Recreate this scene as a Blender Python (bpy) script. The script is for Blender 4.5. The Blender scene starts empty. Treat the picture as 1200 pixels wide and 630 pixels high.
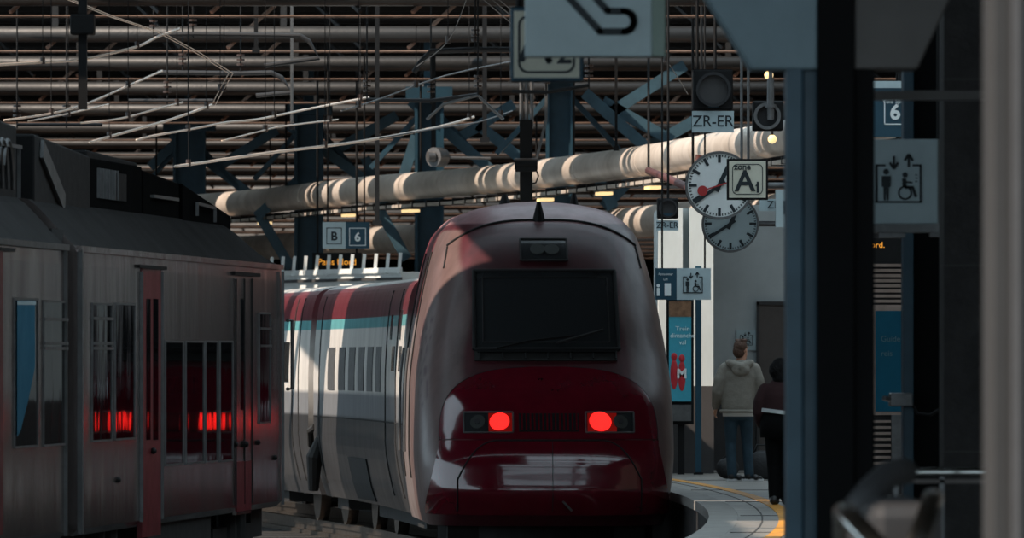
import bpy, bmesh, math, random
from mathutils import Vector, Matrix
from mathutils.bvhtree import BVHTree

random.seed(7)
SC = bpy.context.scene
COL = SC.collection
F = 10000.0                       # focal length in pixels of the 1200 x 630 frame (300 mm lens)
EYE = 1.5                         # camera height above the platform
HOR = 421                         # horizon row

# ------------------------------------------------------------------ camera, sky, sun, exposure
cam = bpy.data.cameras.new('camera')
cam.sensor_width = 36.0
cam.lens = 36.0 * F / 1200.0
cam.shift_y = (HOR - 315) / 1200.0
cam.clip_end = 2000
cam.dof.use_dof = True
cam.dof.focus_distance = 94.0
cam.dof.aperture_fstop = 8.0
camo = bpy.data.objects.new('camera', cam)
COL.objects.link(camo)
camo.location = (0, 0, EYE)
camo.rotation_euler = (math.pi / 2, 0, 0)
SC.camera = camo

world = bpy.data.worlds.new('sky')
SC.world = world
world.use_nodes = True
wn = world.node_tree.nodes
bg = wn['Background']
bg.inputs['Color'].default_value = (0.66, 0.84, 0.96, 1)
bg.inputs['Strength'].default_value = 1.7

sun = bpy.data.lights.new('sun', 'SUN')
sun.energy = 7.0
sun.angle = math.radians(0.6)
sun.color = (1.0, 0.84, 0.70)
suno = bpy.data.objects.new('sun', sun)
COL.objects.link(suno)
to_sun = Vector((-0.80, -0.42, 0.78)).normalized()
suno.rotation_euler = to_sun.to_track_quat('Z', 'Y').to_euler()
suno.location = (-40, 60, 60)

SC.view_settings.view_transform = 'Standard'
SC.view_settings.look = 'None'
SC.view_settings.gamma = 1.0
SC.view_settings.use_curve_mapping = False
SC.view_settings.exposure = 0.0

# ------------------------------------------------------------------ helpers
def P(px, py, Y):
    return Vector(((px - 600) * Y / F, Y, EYE + (HOR - py) * Y / F))

def srgb(r, g, b):
    f = lambda c: (c / 255 / 12.92) if c / 255 <= 0.04045 else ((c / 255 + 0.055) / 1.055) ** 2.4
    return (f(r), f(g), f(b), 1)

def mat(name, col, rough=0.6, metal=0.0, var=0.0, scale=4.0, bump=0.0, bscale=30.0, emit=0.0, ecol=None,
        coat=0.0, stretch=None, bstretch=None, alpha=1.0, trans=0.0, dirt=None, attr=None, spec=0.5):
    m = bpy.data.materials.new(name)
    m.use_nodes = True
    nt = m.node_tree
    N, L = nt.nodes, nt.links
    b = N['Principled BSDF']
    b.inputs['Base Color'].default_value = col
    b.inputs['Roughness'].default_value = rough
    b.inputs['Metallic'].default_value = metal
    b.inputs['Specular IOR Level'].default_value = spec
    if coat:
        b.inputs['Coat Weight'].default_value = coat
        b.inputs['Coat Roughness'].default_value = 0.06
    if trans:
        b.inputs['Transmission Weight'].default_value = trans
    if emit:
        b.inputs['Emission Color'].default_value = ecol or col
        b.inputs['Emission Strength'].default_value = emit
    tc = N.new('ShaderNodeTexCoord')
    def coords(st):
        if not st:
            return tc.outputs['Object']
        mp = N.new('ShaderNodeMapping')
        mp.inputs['Scale'].default_value = st
        L.new(tc.outputs['Object'], mp.inputs['Vector'])
        return mp.outputs['Vector']
    src = None
    if attr:
        a = N.new('ShaderNodeAttribute')
        a.attribute_name = attr
        src = a.outputs['Color']
    if var:
        n = N.new('ShaderNodeTexNoise')
        n.inputs['Scale'].default_value = scale
        n.inputs['Detail'].default_value = 5
        n.inputs['Roughness'].default_value = 0.65
        L.new(coords(stretch), n.inputs['Vector'])
        mr = N.new('ShaderNodeMapRange')
        mr.inputs['From Min'].default_value = 0.3
        mr.inputs['From Max'].default_value = 0.7
        L.new(n.outputs['Fac'], mr.inputs['Value'])
        mx = N.new('ShaderNodeMix')
        mx.data_type = 'RGBA'
        mx.blend_type = 'MIX'
        L.new(mr.outputs['Result'], mx.inputs['Factor'])
        dc = dirt or tuple(c * (1 - var) for c in col[:3]) + (1,)
        if src is not None and not dirt:
            mu = N.new('ShaderNodeMix')
            mu.data_type = 'RGBA'
            mu.blend_type = 'MULTIPLY'
            mu.inputs['Factor'].default_value = 1
            L.new(src, mu.inputs['A'])
            mu.inputs['B'].default_value = (1 - var, 1 - var, 1 - var, 1)
            L.new(mu.outputs['Result'], mx.inputs['A'])
            L.new(src, mx.inputs['B'])
        else:
            mx.inputs['A'].default_value = dc
            if src is not None:
                L.new(src, mx.inputs['B'])
            else:
                mx.inputs['B'].default_value = col
        src = mx.outputs['Result']
        rr = N.new('ShaderNodeMapRange')
        rr.inputs['To Min'].default_value = min(1, rough + 0.12)
        rr.inputs['To Max'].default_value = max(0, rough - 0.08)
        L.new(n.outputs['Fac'], rr.inputs['Value'])
        L.new(rr.outputs['Result'], b.inputs['Roughness'])
    if src is not None:
        L.new(src, b.inputs['Base Color'])
    if bump:
        n2 = N.new('ShaderNodeTexNoise')
        n2.inputs['Scale'].default_value = bscale
        n2.inputs['Detail'].default_value = 3
        L.new(coords(bstretch), n2.inputs['Vector'])
        bp = N.new('ShaderNodeBump')
        bp.inputs['Strength'].default_value = bump
        bp.inputs['Distance'].default_value = 0.02
        L.new(n2.outputs['Fac'], bp.inputs['Height'])
        L.new(bp.outputs['Normal'], b.inputs['Normal'])
    return m

class MB:
    """Collects shapes in world coordinates; build() links them as ONE mesh object."""
    def __init__(s):
        s.v, s.f, s.c = [], [], None
    def add(s, vs, fs):
        o = len(s.v)
        s.v += [Vector(v) for v in vs]
        s.f += [tuple(i + o for i in f) for f in fs]
        return s
    def box(s, c, d, rz=0.0, ry=0.0, rx=0.0):
        M = Matrix.Rotation(rz, 3, 'Z') @ Matrix.Rotation(ry, 3, 'Y') @ Matrix.Rotation(rx, 3, 'X')
        c = Vector(c)
        vs = [c + M @ Vector((x * d[0] / 2, y * d[1] / 2, z * d[2] / 2)) for x in (-1, 1) for y in (-1, 1) for z in (-1, 1)]
        return s.add(vs, [(0, 1, 3, 2), (4, 6, 7, 5), (0, 4, 5, 1), (2, 3, 7, 6), (0, 2, 6, 4), (1, 5, 7, 3)])
    def bx(s, a, b):
        return s.box([(a[i] + b[i]) / 2 for i in range(3)], [abs(b[i] - a[i]) for i in range(3)])
    def beam(s, p, q, w, h, up=(0, 0, 1)):
        p, q = Vector(p), Vector(q)
        d = (q - p).normalized()
        u = Vector(up)
        if abs(d.dot(u)) > 0.98:
            u = Vector((0, 1, 0))
        a = d.cross(u).normalized()
        n = a.cross(d).normalized()
        vs = [e + a * (x * w / 2) + n * (z * h / 2) for e in (p, q) for x, z in ((-1, -1), (1, -1), (1, 1), (-1, 1))]
        return s.add(vs, [(0, 3, 2, 1), (4, 5, 6, 7), (0, 1, 5, 4), (1, 2, 6, 5), (2, 3, 7, 6), (3, 0, 4, 7)])
    def ibeam(s, p, q, w, h, t=0.02, up=(0, 0, 1)):
        p, q = Vector(p), Vector(q)
        d = (q - p).normalized()
        u = Vector(up)
        if abs(d.dot(u)) > 0.98:
            u = Vector((0, 1, 0))
        a = d.cross(u).normalized()
        n = a.cross(d).normalized()
        s.beam(p + n * (h / 2), q + n * (h / 2), w, t, up)
        s.beam(p - n * (h / 2), q - n * (h / 2), w, t, up)
        return s.beam(p, q, t, h, up)
    def tube(s, pts, r, n=8, caps=True):
        pts = [Vector(p) for p in pts]
        k = len(pts)
        rs = r if isinstance(r, (list, tuple)) else [r] * k
        rings = []
        prev = None
        for i, p in enumerate(pts):
            t = (pts[min(i + 1, k - 1)] - pts[max(i - 1, 0)])
            t = t.normalized() if t.length else Vector((0, 0, 1))
            if prev is None:
                a = t.orthogonal().normalized()
            else:
                a = (prev - t * prev.dot(t))
                a = a.normalized() if a.length > 1e-6 else t.orthogonal().normalized()
            prev = a
            b = t.cross(a)
            rings.append([p + (a * math.cos(2 * math.pi * j / n) + b * math.sin(2 * math.pi * j / n)) * rs[i] for j in range(n)])
        vs = [v for ring in rings for v in ring]
        fs = [(i * n + j, i * n + (j + 1) % n, (i + 1) * n + (j + 1) % n, (i + 1) * n + j) for i in range(k - 1) for j in range(n)]
        if caps:
            fs += [tuple(range(n - 1, -1, -1)), tuple((k - 1) * n + j for j in range(n))]
        return s.add(vs, fs)
    def cyl(s, p, q, r, n=24, r2=None):
        return s.tube([p, q], [r, r if r2 is None else r2], n)
    def prism(s, pts, y0, y1):
        """2-D outline (x, z) extruded along Y from y0 to y1."""
        k = len(pts)
        vs = [(x, y0, z) for x, z in pts] + [(x, y1, z) for x, z in pts]
        fs = [tuple(range(k)), tuple(range(2 * k - 1, k - 1, -1))] + [(i, i + k, (i + 1) % k + k, (i + 1) % k) for i in range(k)]
        return s.add(vs, fs)
    def ring(s, c, r0, r1, y0, y1, n=48):
        """flat washer around the Y axis"""
        vs, fs = [], []
        for j in range(n):
            a = 2 * math.pi * j / n
            for r, y in ((r0, y0), (r1, y0), (r1, y1), (r0, y1)):
                vs.append((c[0] + r * math.cos(a), y, c[2] + r * math.sin(a)))
        for j in range(n):
            k = (j + 1) % n
            for q in range(4):
                fs.append((j * 4 + q, j * 4 + (q + 1) % 4, k * 4 + (q + 1) % 4, k * 4 + q))
        return s.add(vs, fs)
    def ball(s, c, r, n=12, m=8):
        c = Vector(c)
        r = r if isinstance(r, (tuple, list)) else (r, r, r)
        vs = [c + Vector((0, 0, -r[2]))]
        for i in range(1, m):
            t = -math.pi / 2 + math.pi * i / m
            for j in range(n):
                a = 2 * math.pi * j / n
                vs.append(c + Vector((r[0] * math.cos(t) * math.cos(a), r[1] * math.cos(t) * math.sin(a), r[2] * math.sin(t))))
        vs.append(c + Vector((0, 0, r[2])))
        fs = [(0, 1 + (j + 1) % n, 1 + j) for j in range(n)]
        for i in range(m - 2):
            for j in range(n):
                a, b = 1 + i * n + j, 1 + i * n + (j + 1) % n
                fs.append((a, b, b + n, a + n))
        top = len(vs) - 1
        o = 1 + (m - 2) * n
        fs += [(top, o + j, o + (j + 1) % n) for j in range(n)]
        return s.add(vs, fs)
    def grid(s, fn, us, ws, closed=False):
        nu, nw = len(us), len(ws)
        vs = [fn(u, w) for u in us for w in ws]
        fs = [(i * nw + j, (i + 1) * nw + j, (i + 1) * nw + j + 1, i * nw + j + 1) for i in range(nu - 1) for j in range(nw - 1)]
        return s.add(vs, fs)
    def build(s, name, m, parent=None, smooth=False, bevel=0.0, remesh=0.0, subsurf=0, fix=True, smooth_it=6):
        org = Vector((0, 0, 0))
        if parent is not None:
            org = ORG[parent.name]
        else:
            lo = Vector([min(v[i] for v in s.v) for i in range(3)])
            hi = Vector([max(v[i] for v in s.v) for i in range(3)])
            org = Vector(((lo.x + hi.x) / 2, (lo.y + hi.y) / 2, lo.z))
        me = bpy.data.meshes.new(name)
        me.from_pydata([v - org for v in s.v], [], s.f)
        if fix:
            bm = bmesh.new()
            bm.from_mesh(me)
            bmesh.ops.recalc_face_normals(bm, faces=bm.faces)
            bm.to_mesh(me)
            bm.free()
        if remesh:
            o = bpy.data.objects.new(name, me)
            COL.objects.link(o)
            rm = o.modifiers.new('r', 'REMESH')
            rm.mode = 'VOXEL'
            rm.voxel_size = remesh
            if smooth_it:
                sm = o.modifiers.new('s', 'SMOOTH')
                sm.factor = 0.5
                sm.iterations = smooth_it
            dg = bpy.context.evaluated_depsgraph_get()
            me2 = bpy.data.meshes.new_from_object(o.evaluated_get(dg))
            bpy.data.objects.remove(o)
            me = me2
            me.name = name
        if smooth:
            me.polygons.foreach_set('use_smooth', [True] * len(me.polygons))
        me.materials.clear()
        me.materials.append(m)
        o = bpy.data.objects.new(name, me)
        COL.objects.link(o)
        if parent is not None:
            o.parent = parent
        else:
            o.location = org
        ORG[o.name] = org
        if bevel:
            bv = o.modifiers.new('bevel', 'BEVEL')
            bv.width = bevel
            bv.segments = 2
            bv.limit_method = 'ANGLE'
        if s.c:
            ca = me.color_attributes.new('livery', 'FLOAT_COLOR', 'POINT')
            for i, c in enumerate(s.c):
                ca.data[i].color = c
        return o

ORG = {}

def thing(name, loc, label, cat, group=None):
    o = bpy.data.objects.new(name, None)
    o.empty_display_size = 0.2
    COL.objects.link(o)
    o.location = loc
    ORG[o.name] = Vector(loc)
    return tag(o, label, cat, group)

def tag(o, label=None, cat=None, group=None, kind=None):
    if label: o['label'] = label
    if cat: o['category'] = cat
    if group: o['group'] = group
    if kind: o['kind'] = kind
    return o

def text_mb(mb, body, x, y, z, size, depth=0.004, align='CENTER', bold=0.0, squash=1.0):
    """lettering facing the camera; (x, z) is the middle of the line"""
    cu = bpy.data.curves.new('lettering', 'FONT')
    cu.body = body
    cu.size = size
    cu.align_x = align
    cu.align_y = 'CENTER'
    cu.extrude = depth / 2
    cu.offset = bold
    o = bpy.data.objects.new('lettering', cu)
    COL.objects.link(o)
    dg = bpy.context.evaluated_depsgraph_get()
    dg.update()
    me = bpy.data.meshes.new_from_object(o.evaluated_get(dg))
    bpy.data.objects.remove(o)
    vs = [(x + v.co.x * squash, y - v.co.z, z + v.co.y) for v in me.vertices]
    fs = [tuple(p.vertices) for p in me.polygons]
    bpy.data.meshes.remove(me)
    return mb.add(vs, fs)

def rrect(x0, z0, x1, z1, r, n=5):
    pts = []
    for cx, cz, a0 in ((x1 - r, z1 - r, 0), (x0 + r, z1 - r, 90), (x0 + r, z0 + r, 180), (x1 - r, z0 + r, 270)):
        for k in range(n + 1):
            a = math.radians(a0 + 90 * k / n)
            pts.append((cx + r * math.cos(a), cz + r * math.sin(a)))
    return pts

def interp(tab, x):
    """monotone cubic interpolation of a table [(x, y), ...]"""
    xs = [t[0] for t in tab]
    ys = [t[1] for t in tab]
    n = len(xs)
    if x <= xs[0]: return ys[0]
    if x >= xs[-1]: return ys[-1]
    d = [(ys[i + 1] - ys[i]) / (xs[i + 1] - xs[i]) for i in range(n - 1)]
    def m(i):
        if i == 0: return d[0]
        if i == n - 1: return d[-1]
        if d[i - 1] * d[i] <= 0: return 0
        return 2 * d[i - 1] * d[i] / (d[i - 1] + d[i])
    for i in range(n - 1):
        if x <= xs[i + 1]:
            h = xs[i + 1] - xs[i]
            t = (x - xs[i]) / h
            return ((2 * t ** 3 - 3 * t * t + 1) * ys[i] + (t ** 3 - 2 * t * t + t) * h * m(i)
                    + (-2 * t ** 3 + 3 * t * t) * ys[i + 1] + (t ** 3 - t * t) * h * m(i + 1))

def linspace(a, b, n):
    return [a + (b - a) * i / (n - 1) for i in range(n)]

# ------------------------------------------------------------------ materials
M = dict(
    concrete=mat('platform paving', srgb(140, 135, 129), 0.42, var=0.3, scale=1.3, bump=0.25, bscale=14),
    joint=mat('paving joint', srgb(62, 60, 58), 0.8),
    edge=mat('platform coping', srgb(150, 146, 140), 0.6, var=0.35, scale=5),
    yellow=mat('yellow line paint', srgb(238, 160, 30), 0.55, var=0.45, scale=6, dirt=srgb(150, 105, 50)),
    ballast=mat('ballast', srgb(44, 41, 39), 0.95, var=0.5, scale=9, bump=1.0, bscale=10),
    rail=mat('rail steel', srgb(120, 112, 105), 0.35, 0.9, var=0.3, scale=10),
    deck=mat('roof decking', srgb(30, 28, 27), 0.95, var=0.35, scale=0.6),
    truss=mat('grey truss paint', srgb(36, 36, 36), 0.5, var=0.4, scale=1.5, bump=0.2, bscale=20),
    flange=mat('flange with painted sunlight', srgb(150, 122, 106), 0.6, var=0.6, scale=2.2),  # warm sunlight on the chords is put into this pale colour
    teal=mat('teal steel paint', srgb(22, 60, 76), 0.5, var=0.35, scale=3),
    brace=mat('teal strut with painted light', srgb(58, 88, 102), 0.5, var=0.35, scale=3),  # lighter copy of the column teal, so the struts look lit
    pipe=mat('sheet metal duct', srgb(226, 214, 202), 0.34, 0.2, var=0.16, scale=0.8, dirt=srgb(170, 156, 142)),
    black=mat('black paint', srgb(15, 15, 16), 0.6, var=0.3, scale=8, spec=0.25),
    matt=mat('dark plastic', srgb(34, 34, 36), 0.7),
    dull=mat('dull grey metal', srgb(110, 110, 110), 0.45, 0.6, var=0.35, scale=8),
    wire=mat('weathered copper wire', srgb(226, 204, 186), 0.4, 0.2),
    insul=mat('brown insulator', srgb(60, 46, 40), 0.3),
    steel=mat('brushed stainless body', srgb(206, 192, 188), 0.17, 0.93, var=0.6, scale=1.1, stretch=(1, 1, 0.3),
              bump=0.5, bscale=1.5, bstretch=(1, 1.0, 0.2)),
    steelroof=mat('dull roof sheet', srgb(28, 26, 25), 0.7, 0.0, spec=0.15, var=0.4, scale=1.5),
    glass=mat('dark window glass', srgb(10, 11, 13), 0.04, 0.0, bump=0.35, bscale=1.3, bstretch=(1, 1, 0.3), spec=0.1),
    reddoor=mat('dark red door paint', srgb(110, 24, 34), 0.35, var=0.4, scale=5),
    black2=mat('rubber gangway', srgb(16, 16, 17), 0.8),
    roofgear=mat('roof equipment paint', srgb(9, 9, 9), 0.95, spec=0.03, var=0.4, scale=3),
    livery=mat('train livery', (0.5, 0.5, 0.5, 1), 0.36, 0.0, var=0.4, scale=3.5, attr='livery', coat=0.06, spec=0.3, stretch=(1, 1, 0.4)),
    livside=mat('train side livery', (0.5, 0.5, 0.5, 1), 0.32, 0.0, var=0.34, scale=2.6, attr='livery', stretch=(1, 1, 0.25), coat=0.2),
    hood=mat('maroon gloss paint', srgb(98, 12, 30), 0.13, var=0.22, scale=4, coat=1.0),
    screen=mat('dark windscreen', srgb(44, 46, 48), 0.14, spec=0.8),
    grime=mat('grimy black underframe', srgb(30, 28, 27), 0.7, var=0.4, scale=6),
    lampred=mat('lit red tail lamp', srgb(255, 40, 30), 0.3, emit=2.4, ecol=(1.0, 0.022, 0.018, 1)),
    lampback=mat('lit red lamp back', srgb(200, 20, 20), 0.3, emit=0.45, ecol=(1.0, 0.02, 0.02, 1)),
    redlens=mat('red lens', srgb(110, 10, 12), 0.15, emit=0.10, ecol=(1.0, 0.03, 0.02, 1)),
    lens=mat('clear unlit lens', srgb(70, 72, 70), 0.2, spec=0.6),
    lensdark=mat('dark signal lens', srgb(58, 56, 56), 0.5),
    white=mat('white enamel', srgb(226, 230, 228), 0.35, var=0.1, scale=6),
    plate=mat('pale grey sign face', srgb(176, 194, 198), 0.45, var=0.12, scale=4),
    cream=mat('cream sign face', srgb(208, 206, 188), 0.45, var=0.12, scale=5),
    navy=mat('dark teal sign face', srgb(20, 66, 84), 0.45, var=0.15, scale=5),
    ink=mat('dark sign ink', srgb(16, 30, 36), 0.6),
    inkw=mat('white sign ink', srgb(225, 232, 232), 0.6),
    inkr=mat('red hand paint', srgb(170, 40, 40), 0.5),
    amber=mat('amber display dots', srgb(255, 150, 30), 0.5, emit=0.7, ecol=(1.0, 0.42, 0.05, 1)),
    warmlamp=mat('lit warm lamp', srgb(255, 210, 130), 0.4, emit=1.0, ecol=(1.0, 0.72, 0.36, 1)),
    wallpale=mat('pale plaster', srgb(196, 204, 204), 0.75, var=0.22, scale=1.6, stretch=(1, 1, 0.4)),
    wallgrey=mat('grey wall panel', srgb(186, 192, 192), 0.7, var=0.2, scale=1.4),
    dado=mat('dark wall dado', srgb(62, 60, 60), 0.7, var=0.25, scale=3),
    doorp=mat('brown grey door', srgb(88, 80, 76), 0.6, var=0.2, scale=3),
    pillar=mat('dark stone pillar', srgb(54, 51, 50), 0.8, var=0.45, scale=5, bump=0.5, bscale=25),
    pillar2=mat('grey stone pillar', srgb(36, 34, 33), 0.7, var=0.3, scale=2),
    farwall=mat('far dark wall', srgb(70, 66, 62), 0.9, var=0.3, scale=0.4),
    blackshade=mat('black steel and painted shade', srgb(7, 7, 8), 0.85, spec=0.15),
    greyhaunch=mat('grey blue bracket plate', srgb(96, 116, 124), 0.55, var=0.2, scale=3),
    brownhaunch=mat('grey brown bracket plate', srgb(64, 60, 57), 0.6, var=0.2, scale=3),
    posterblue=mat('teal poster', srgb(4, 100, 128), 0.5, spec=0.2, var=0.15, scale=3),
    posterlit=mat('backlit teal poster', srgb(20, 104, 128), 0.35, var=0.3, scale=8, emit=0.22, ecol=srgb(60, 150, 170)),
    shutter=mat('ribbed shutter metal', srgb(170, 150, 138), 0.4, 0.5, var=0.25, scale=5),
    chrome=mat('polished handrail steel', srgb(190, 190, 186), 0.16, 1.0, var=0.15, scale=6),
    skin=mat('skin', srgb(196, 146, 120), 0.55),
    hairb=mat('brown hair', srgb(84, 56, 40), 0.7, var=0.4, scale=40, bump=0.6, bscale=60),
    haird=mat('black hair', srgb(12, 10, 10), 0.7, spec=0.2, bump=0.5, bscale=60),
    jacket=mat('grey jacket cloth', srgb(136, 130, 120), 0.85, var=0.25, scale=7, bump=0.8, bscale=12),
    shirt=mat('white shirt', srgb(214, 212, 208), 0.8),
    jeans=mat('blue jeans', srgb(36, 62, 76), 0.8, var=0.35, scale=7, bump=0.6, bscale=14),
    shoe=mat('dark shoe', srgb(30, 28, 28), 0.5),
    sole=mat('white shoe sole', srgb(205, 205, 205), 0.6),
    maroonc=mat('dark maroon coat', srgb(48, 16, 18), 0.85, var=0.3, scale=8),
    blackc=mat('black cloth', srgb(10, 10, 11), 0.9, spec=0.1),
    reflect=mat('pale reflective stripe', srgb(200, 204, 204), 0.4),
    bagm=mat('black bag fabric', srgb(22, 22, 24), 0.7, bump=0.4, bscale=30),
)

# ------------------------------------------------------------------ setting: platform, trackbed, roof deck, walls
def edge_x(Y):
    return 1.96 - (Y - 87.8) ** 2 / 512.0

ys = linspace(4, 260, 129)
vs, fs = [], []
mb = MB()
for Y in ys:
    e = edge_x(Y) + 0.28
    mb.v += [Vector((e, Y, 0)), Vector((16, Y, 0)), Vector((e, Y, -0.5)), Vector((16, Y, -0.5))]
for i in range(len(ys) - 1):
    a = i * 4
    mb.f += [(a, a + 1, a + 5, a + 4), (a + 2, a, a + 4, a + 6)]
tag(mb.build('floor', M['concrete'], fix=False), kind='structure')

def strip(name, o0, o1, z0, z1, y0, y1, m, n=90):
    b = MB()
    for Y in linspace(y0, y1, n):
        e = edge_x(Y)
        b.v += [Vector((e + o0, Y, z1)), Vector((e + o1, Y, z1)), Vector((e + o1, Y, z0)), Vector((e + o0, Y, z0))]
    for i in range(n - 1):
        a = i * 4
        for q in range(4):
            b.f.append((a + q, a + (q + 1) % 4, a + 4 + (q + 1) % 4, a + 4 + q))
    b.f += [(3, 2, 1, 0), tuple((n - 1) * 4 + q for q in range(4))]
    return b.build(name, m)

tag(strip('trim_7', 0.03, 0.28, -1.0, -0.10, 4, 260, M['grime']), 'dark grimy platform wall under the coping', kind='structure')
tag(strip('trim_1', 0.0, 0.28, -0.10, 0.0, 4, 260, M['edge']), 'pale concrete coping along the curved platform edge', kind='structure')
tag(strip('trim_2', 0.50, 0.515, -0.02, 0.004, 4, 200, M['joint']), 'thin dark joint in the paving along the platform edge', kind='structure')
tag(strip('trim_3', 0.66, 0.80, -0.02, 0.006, 40, 125, M['yellow']), 'worn yellow safety line curving along the platform', kind='structure')
b = MB()
for Y in (66, 74, 82, 90, 98, 106, 113):
    b.bx((edge_x(Y) + 0.3, Y - 0.04, -0.02), (9, Y + 0.04, 0.005))
tag(b.build('trim_4', M['joint']), 'cross joints of the platform paving', kind='structure')

b = MB().bx((-40, 3, -1.3), (16, 440, -0.98))
tag(b.build('floor_trackbed', M['ballast']), kind='structure')

# roof deck with made-up unseen rooflights, placed along Y to steer the light
TY = [109.6, 123.0, 137.0, 150.6, 164.5, 178.5, 192.5, 206.5, 220.5, 234.5, 248.5, 262.5, 276.5, 290.5, 304.5, 318.5, 332.5, 346.5, 360.5, 374.5, 388.5, 402.5, 416.5]
slots = [(60, 62), (68, 75.5, -6, 7), (75.5, 86, 0, 11), (86.3, 86.8), (93.0, 96.0, -14, -5.35), (97.2, 98.6), (99.0, 108.3, -1.0, 11), (108.5, 110.6), (111.2, 114.2, -30, -9), (114.3, 115.6), (116.2, 121.6)]
for i, y in enumerate(TY[1:]):
    slots.append((y - 1.0, y - 0.05))
    if 150 < y < 170:
        slots += [(y - 3.8, y - 3.0), (y - 2.6, y - 1.9)]
        slots += [(y - 6.4, y - 5.4), (y - 9.0, y - 8.2)]
    elif 124 < y < 152:
        slots += [(y - 12.4, y - 1.1)]
    elif y < 200:
        slots.append((y - 5.5, y - 4.4))
slots.sort(key=lambda s: s[0])
b = MB()
y = 26.0
ZR = 7.6
for sl in slots + [(436, 437)]:
    a, c = sl[:2]
    if len(sl) > 2:
        b.bx((-34, a, ZR), (sl[2], c, ZR + 0.25)).bx((sl[3], a, ZR), (30, c, ZR + 0.25))
    if a > y:
        b.bx((-34, y, ZR), (30, a, ZR + 0.25))
    nb = int((c - a) / 4)
    for k in range(nb + 1):
        yy = a + (c - a) * k / (nb + 1)
        b.bx((-34, yy - 0.05, ZR - 0.22), (30, yy, ZR + 0.25))
    y = c
tag(b.build('ceiling', M['deck']), kind='structure')

b = MB().bx((14, 20, -1), (14.4, 436, 8))
tag(b.build('wall_right', M['farwall']), kind='structure')
b = MB().bx((-34, 436, -1.2), (30, 437, 9))
tag(b.build('wall_back', M['farwall']), kind='structure')
b = MB().bx((-34.4, 150, -1.2), (-34, 436, 9))
tag(b.build('wall_left', M['farwall']), kind='structure')

# ------------------------------------------------------------------ roof trusses
ordn = ['topmost', 'second', 'third', 'fourth', 'fifth', 'sixth', 'seventh', 'eighth', 'ninth', 'tenth', 'eleventh', 'twelfth',
        'thirteenth', 'fourteenth', 'fifteenth', 'sixteenth', 'seventeenth', 'eighteenth', 'nineteenth', 'twentieth',
        'twenty-first', 'twenty-second', 'twenty-third']
for i, Y in enumerate(TY[1:]):
    hw = 9 + Y * 0.045
    hw = min(hw, 27)
    t = thing('roof_truss', (0, Y, 6.3), '%s dark grey tubular roof truss, counted down from the top edge' % ordn[i],
              'roof truss', 'roof trusses across the train shed')
    MB().cyl((-hw, Y, 6.72), (hw, Y, 6.72), 0.13, 14).build('upper_chord', M['truss'], t, smooth=True)
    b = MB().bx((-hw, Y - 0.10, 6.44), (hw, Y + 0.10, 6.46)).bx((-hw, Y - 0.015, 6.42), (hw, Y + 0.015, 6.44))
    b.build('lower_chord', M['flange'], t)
    MB().cyl((-hw, Y + 1.3, 7.4), (hw, Y + 1.3, 7.4), 0.07, 10).build('purlin', M['truss'], t, smooth=True)
    st = 1.45
    x = -hw + 0.4 + (i % 3) * 0.4
    k = 0
    n = int((2 * hw - 1) / st)
    st = max(st, (2 * hw - 1) / 22)
    while x < hw - 0.8:
        s = 1 if k % 2 else -1
        bb = MB().beam((x - 0.35 * s, Y, 6.5), (x + 0.45 * s, Y + 0.9, 7.28), 0.05, 0.05)
        bb.build('brace', M['flange'] if k % 2 else M['truss'], t)  # every other brace takes the painted sunlit tone
        x += st
        k += 1
    for x in linspace(-hw + 0.5, hw - 0.5, 9):
        bb = MB()
        bb.bx((x - 0.05, Y - 0.05, 6.8), (x + 0.05, Y + 0.05, 7.37))
        bb.build('hanger', M['truss'], t)

# ------------------------------------------------------------------ long duct over the platform with a cable tray and lamps
H = 3.2 + EYE
duct = [(-9.6, 190), (-7.4, 181.5), (-5.2, 173), (-2.74, 161), (-.61, 153), (.73, 146), (2.07, 138), (3.33, 128), (4.7, 117), (6.0, 106)]
def catmull(pts, n=8):
    out = []
    for i in range(len(pts) - 1):
        p0, p1, p2, p3 = [Vector(pts[max(0, min(len(pts) - 1, j))]) for j in (i - 1, i, i + 1, i + 2)]
        for k in range(n):
            t = k / n
            out.append(0.5 * (2 * p1 + (p2 - p0) * t + (2 * p0 - 5 * p1 + 4 * p2 - p3) * t * t + (3 * p1 - p0 - 3 * p2 + p3) * t ** 3))
    out.append(Vector(pts[-1]))
    return out
dp = [Vector((p[0], p[1], H)) for p in catmull(duct)]
t = thing('air_duct', (0, 150, H - 0.26), 'long pale sheet metal duct curving across the hall above the maroon train', 'duct')
MB().tube(dp, 0.25, 28).build('duct_pipe', M['pipe'], t, smooth=True)
def along(ds):
    """points on the duct centre line at arc lengths"""
    res, acc, i = [], 0.0, 0
    for d in ds:
        while i < len(dp) - 2 and acc + (dp[i + 1] - dp[i]).length < d:
            acc += (dp[i + 1] - dp[i]).length
            i += 1
        f = (d - acc) / max(1e-6, (dp[i + 1] - dp[i]).length)
        res.append((dp[i].lerp(dp[i + 1], min(1, f)), (dp[i + 1] - dp[i]).normalized()))
    return res
LEN = sum((dp[i + 1] - dp[i]).length for i in range(len(dp) - 1))
for p, d in along([5.5 + 6.1 * k for k in range(int((LEN - 6) / 6.1))]):
    MB().cyl(p - d * 0.02, p + d * 0.02, 0.257, 28).build('joint_band', M['pipe'], t, smooth=False)
for p, d in along([8 + 13 * k for k in range(6)]):
    MB().cyl(p, (p.x, p.y, 7.59), 0.02, 8).build('hanger_rod', M['black'], t)
tray = thing('cable_tray', (0, 150, H - 0.5), 'pale cable tray hung just below the long metal duct', 'cable tray')
off = Vector((-0.12, -0.05, -0.37))
b = MB()
for i in range(len(dp) - 1):
    b.beam(dp[i] + off, dp[i + 1] + off, 0.2, 0.055)
b.build('tray', M['pipe'], tray)
b = MB()
cnt = 0
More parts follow.
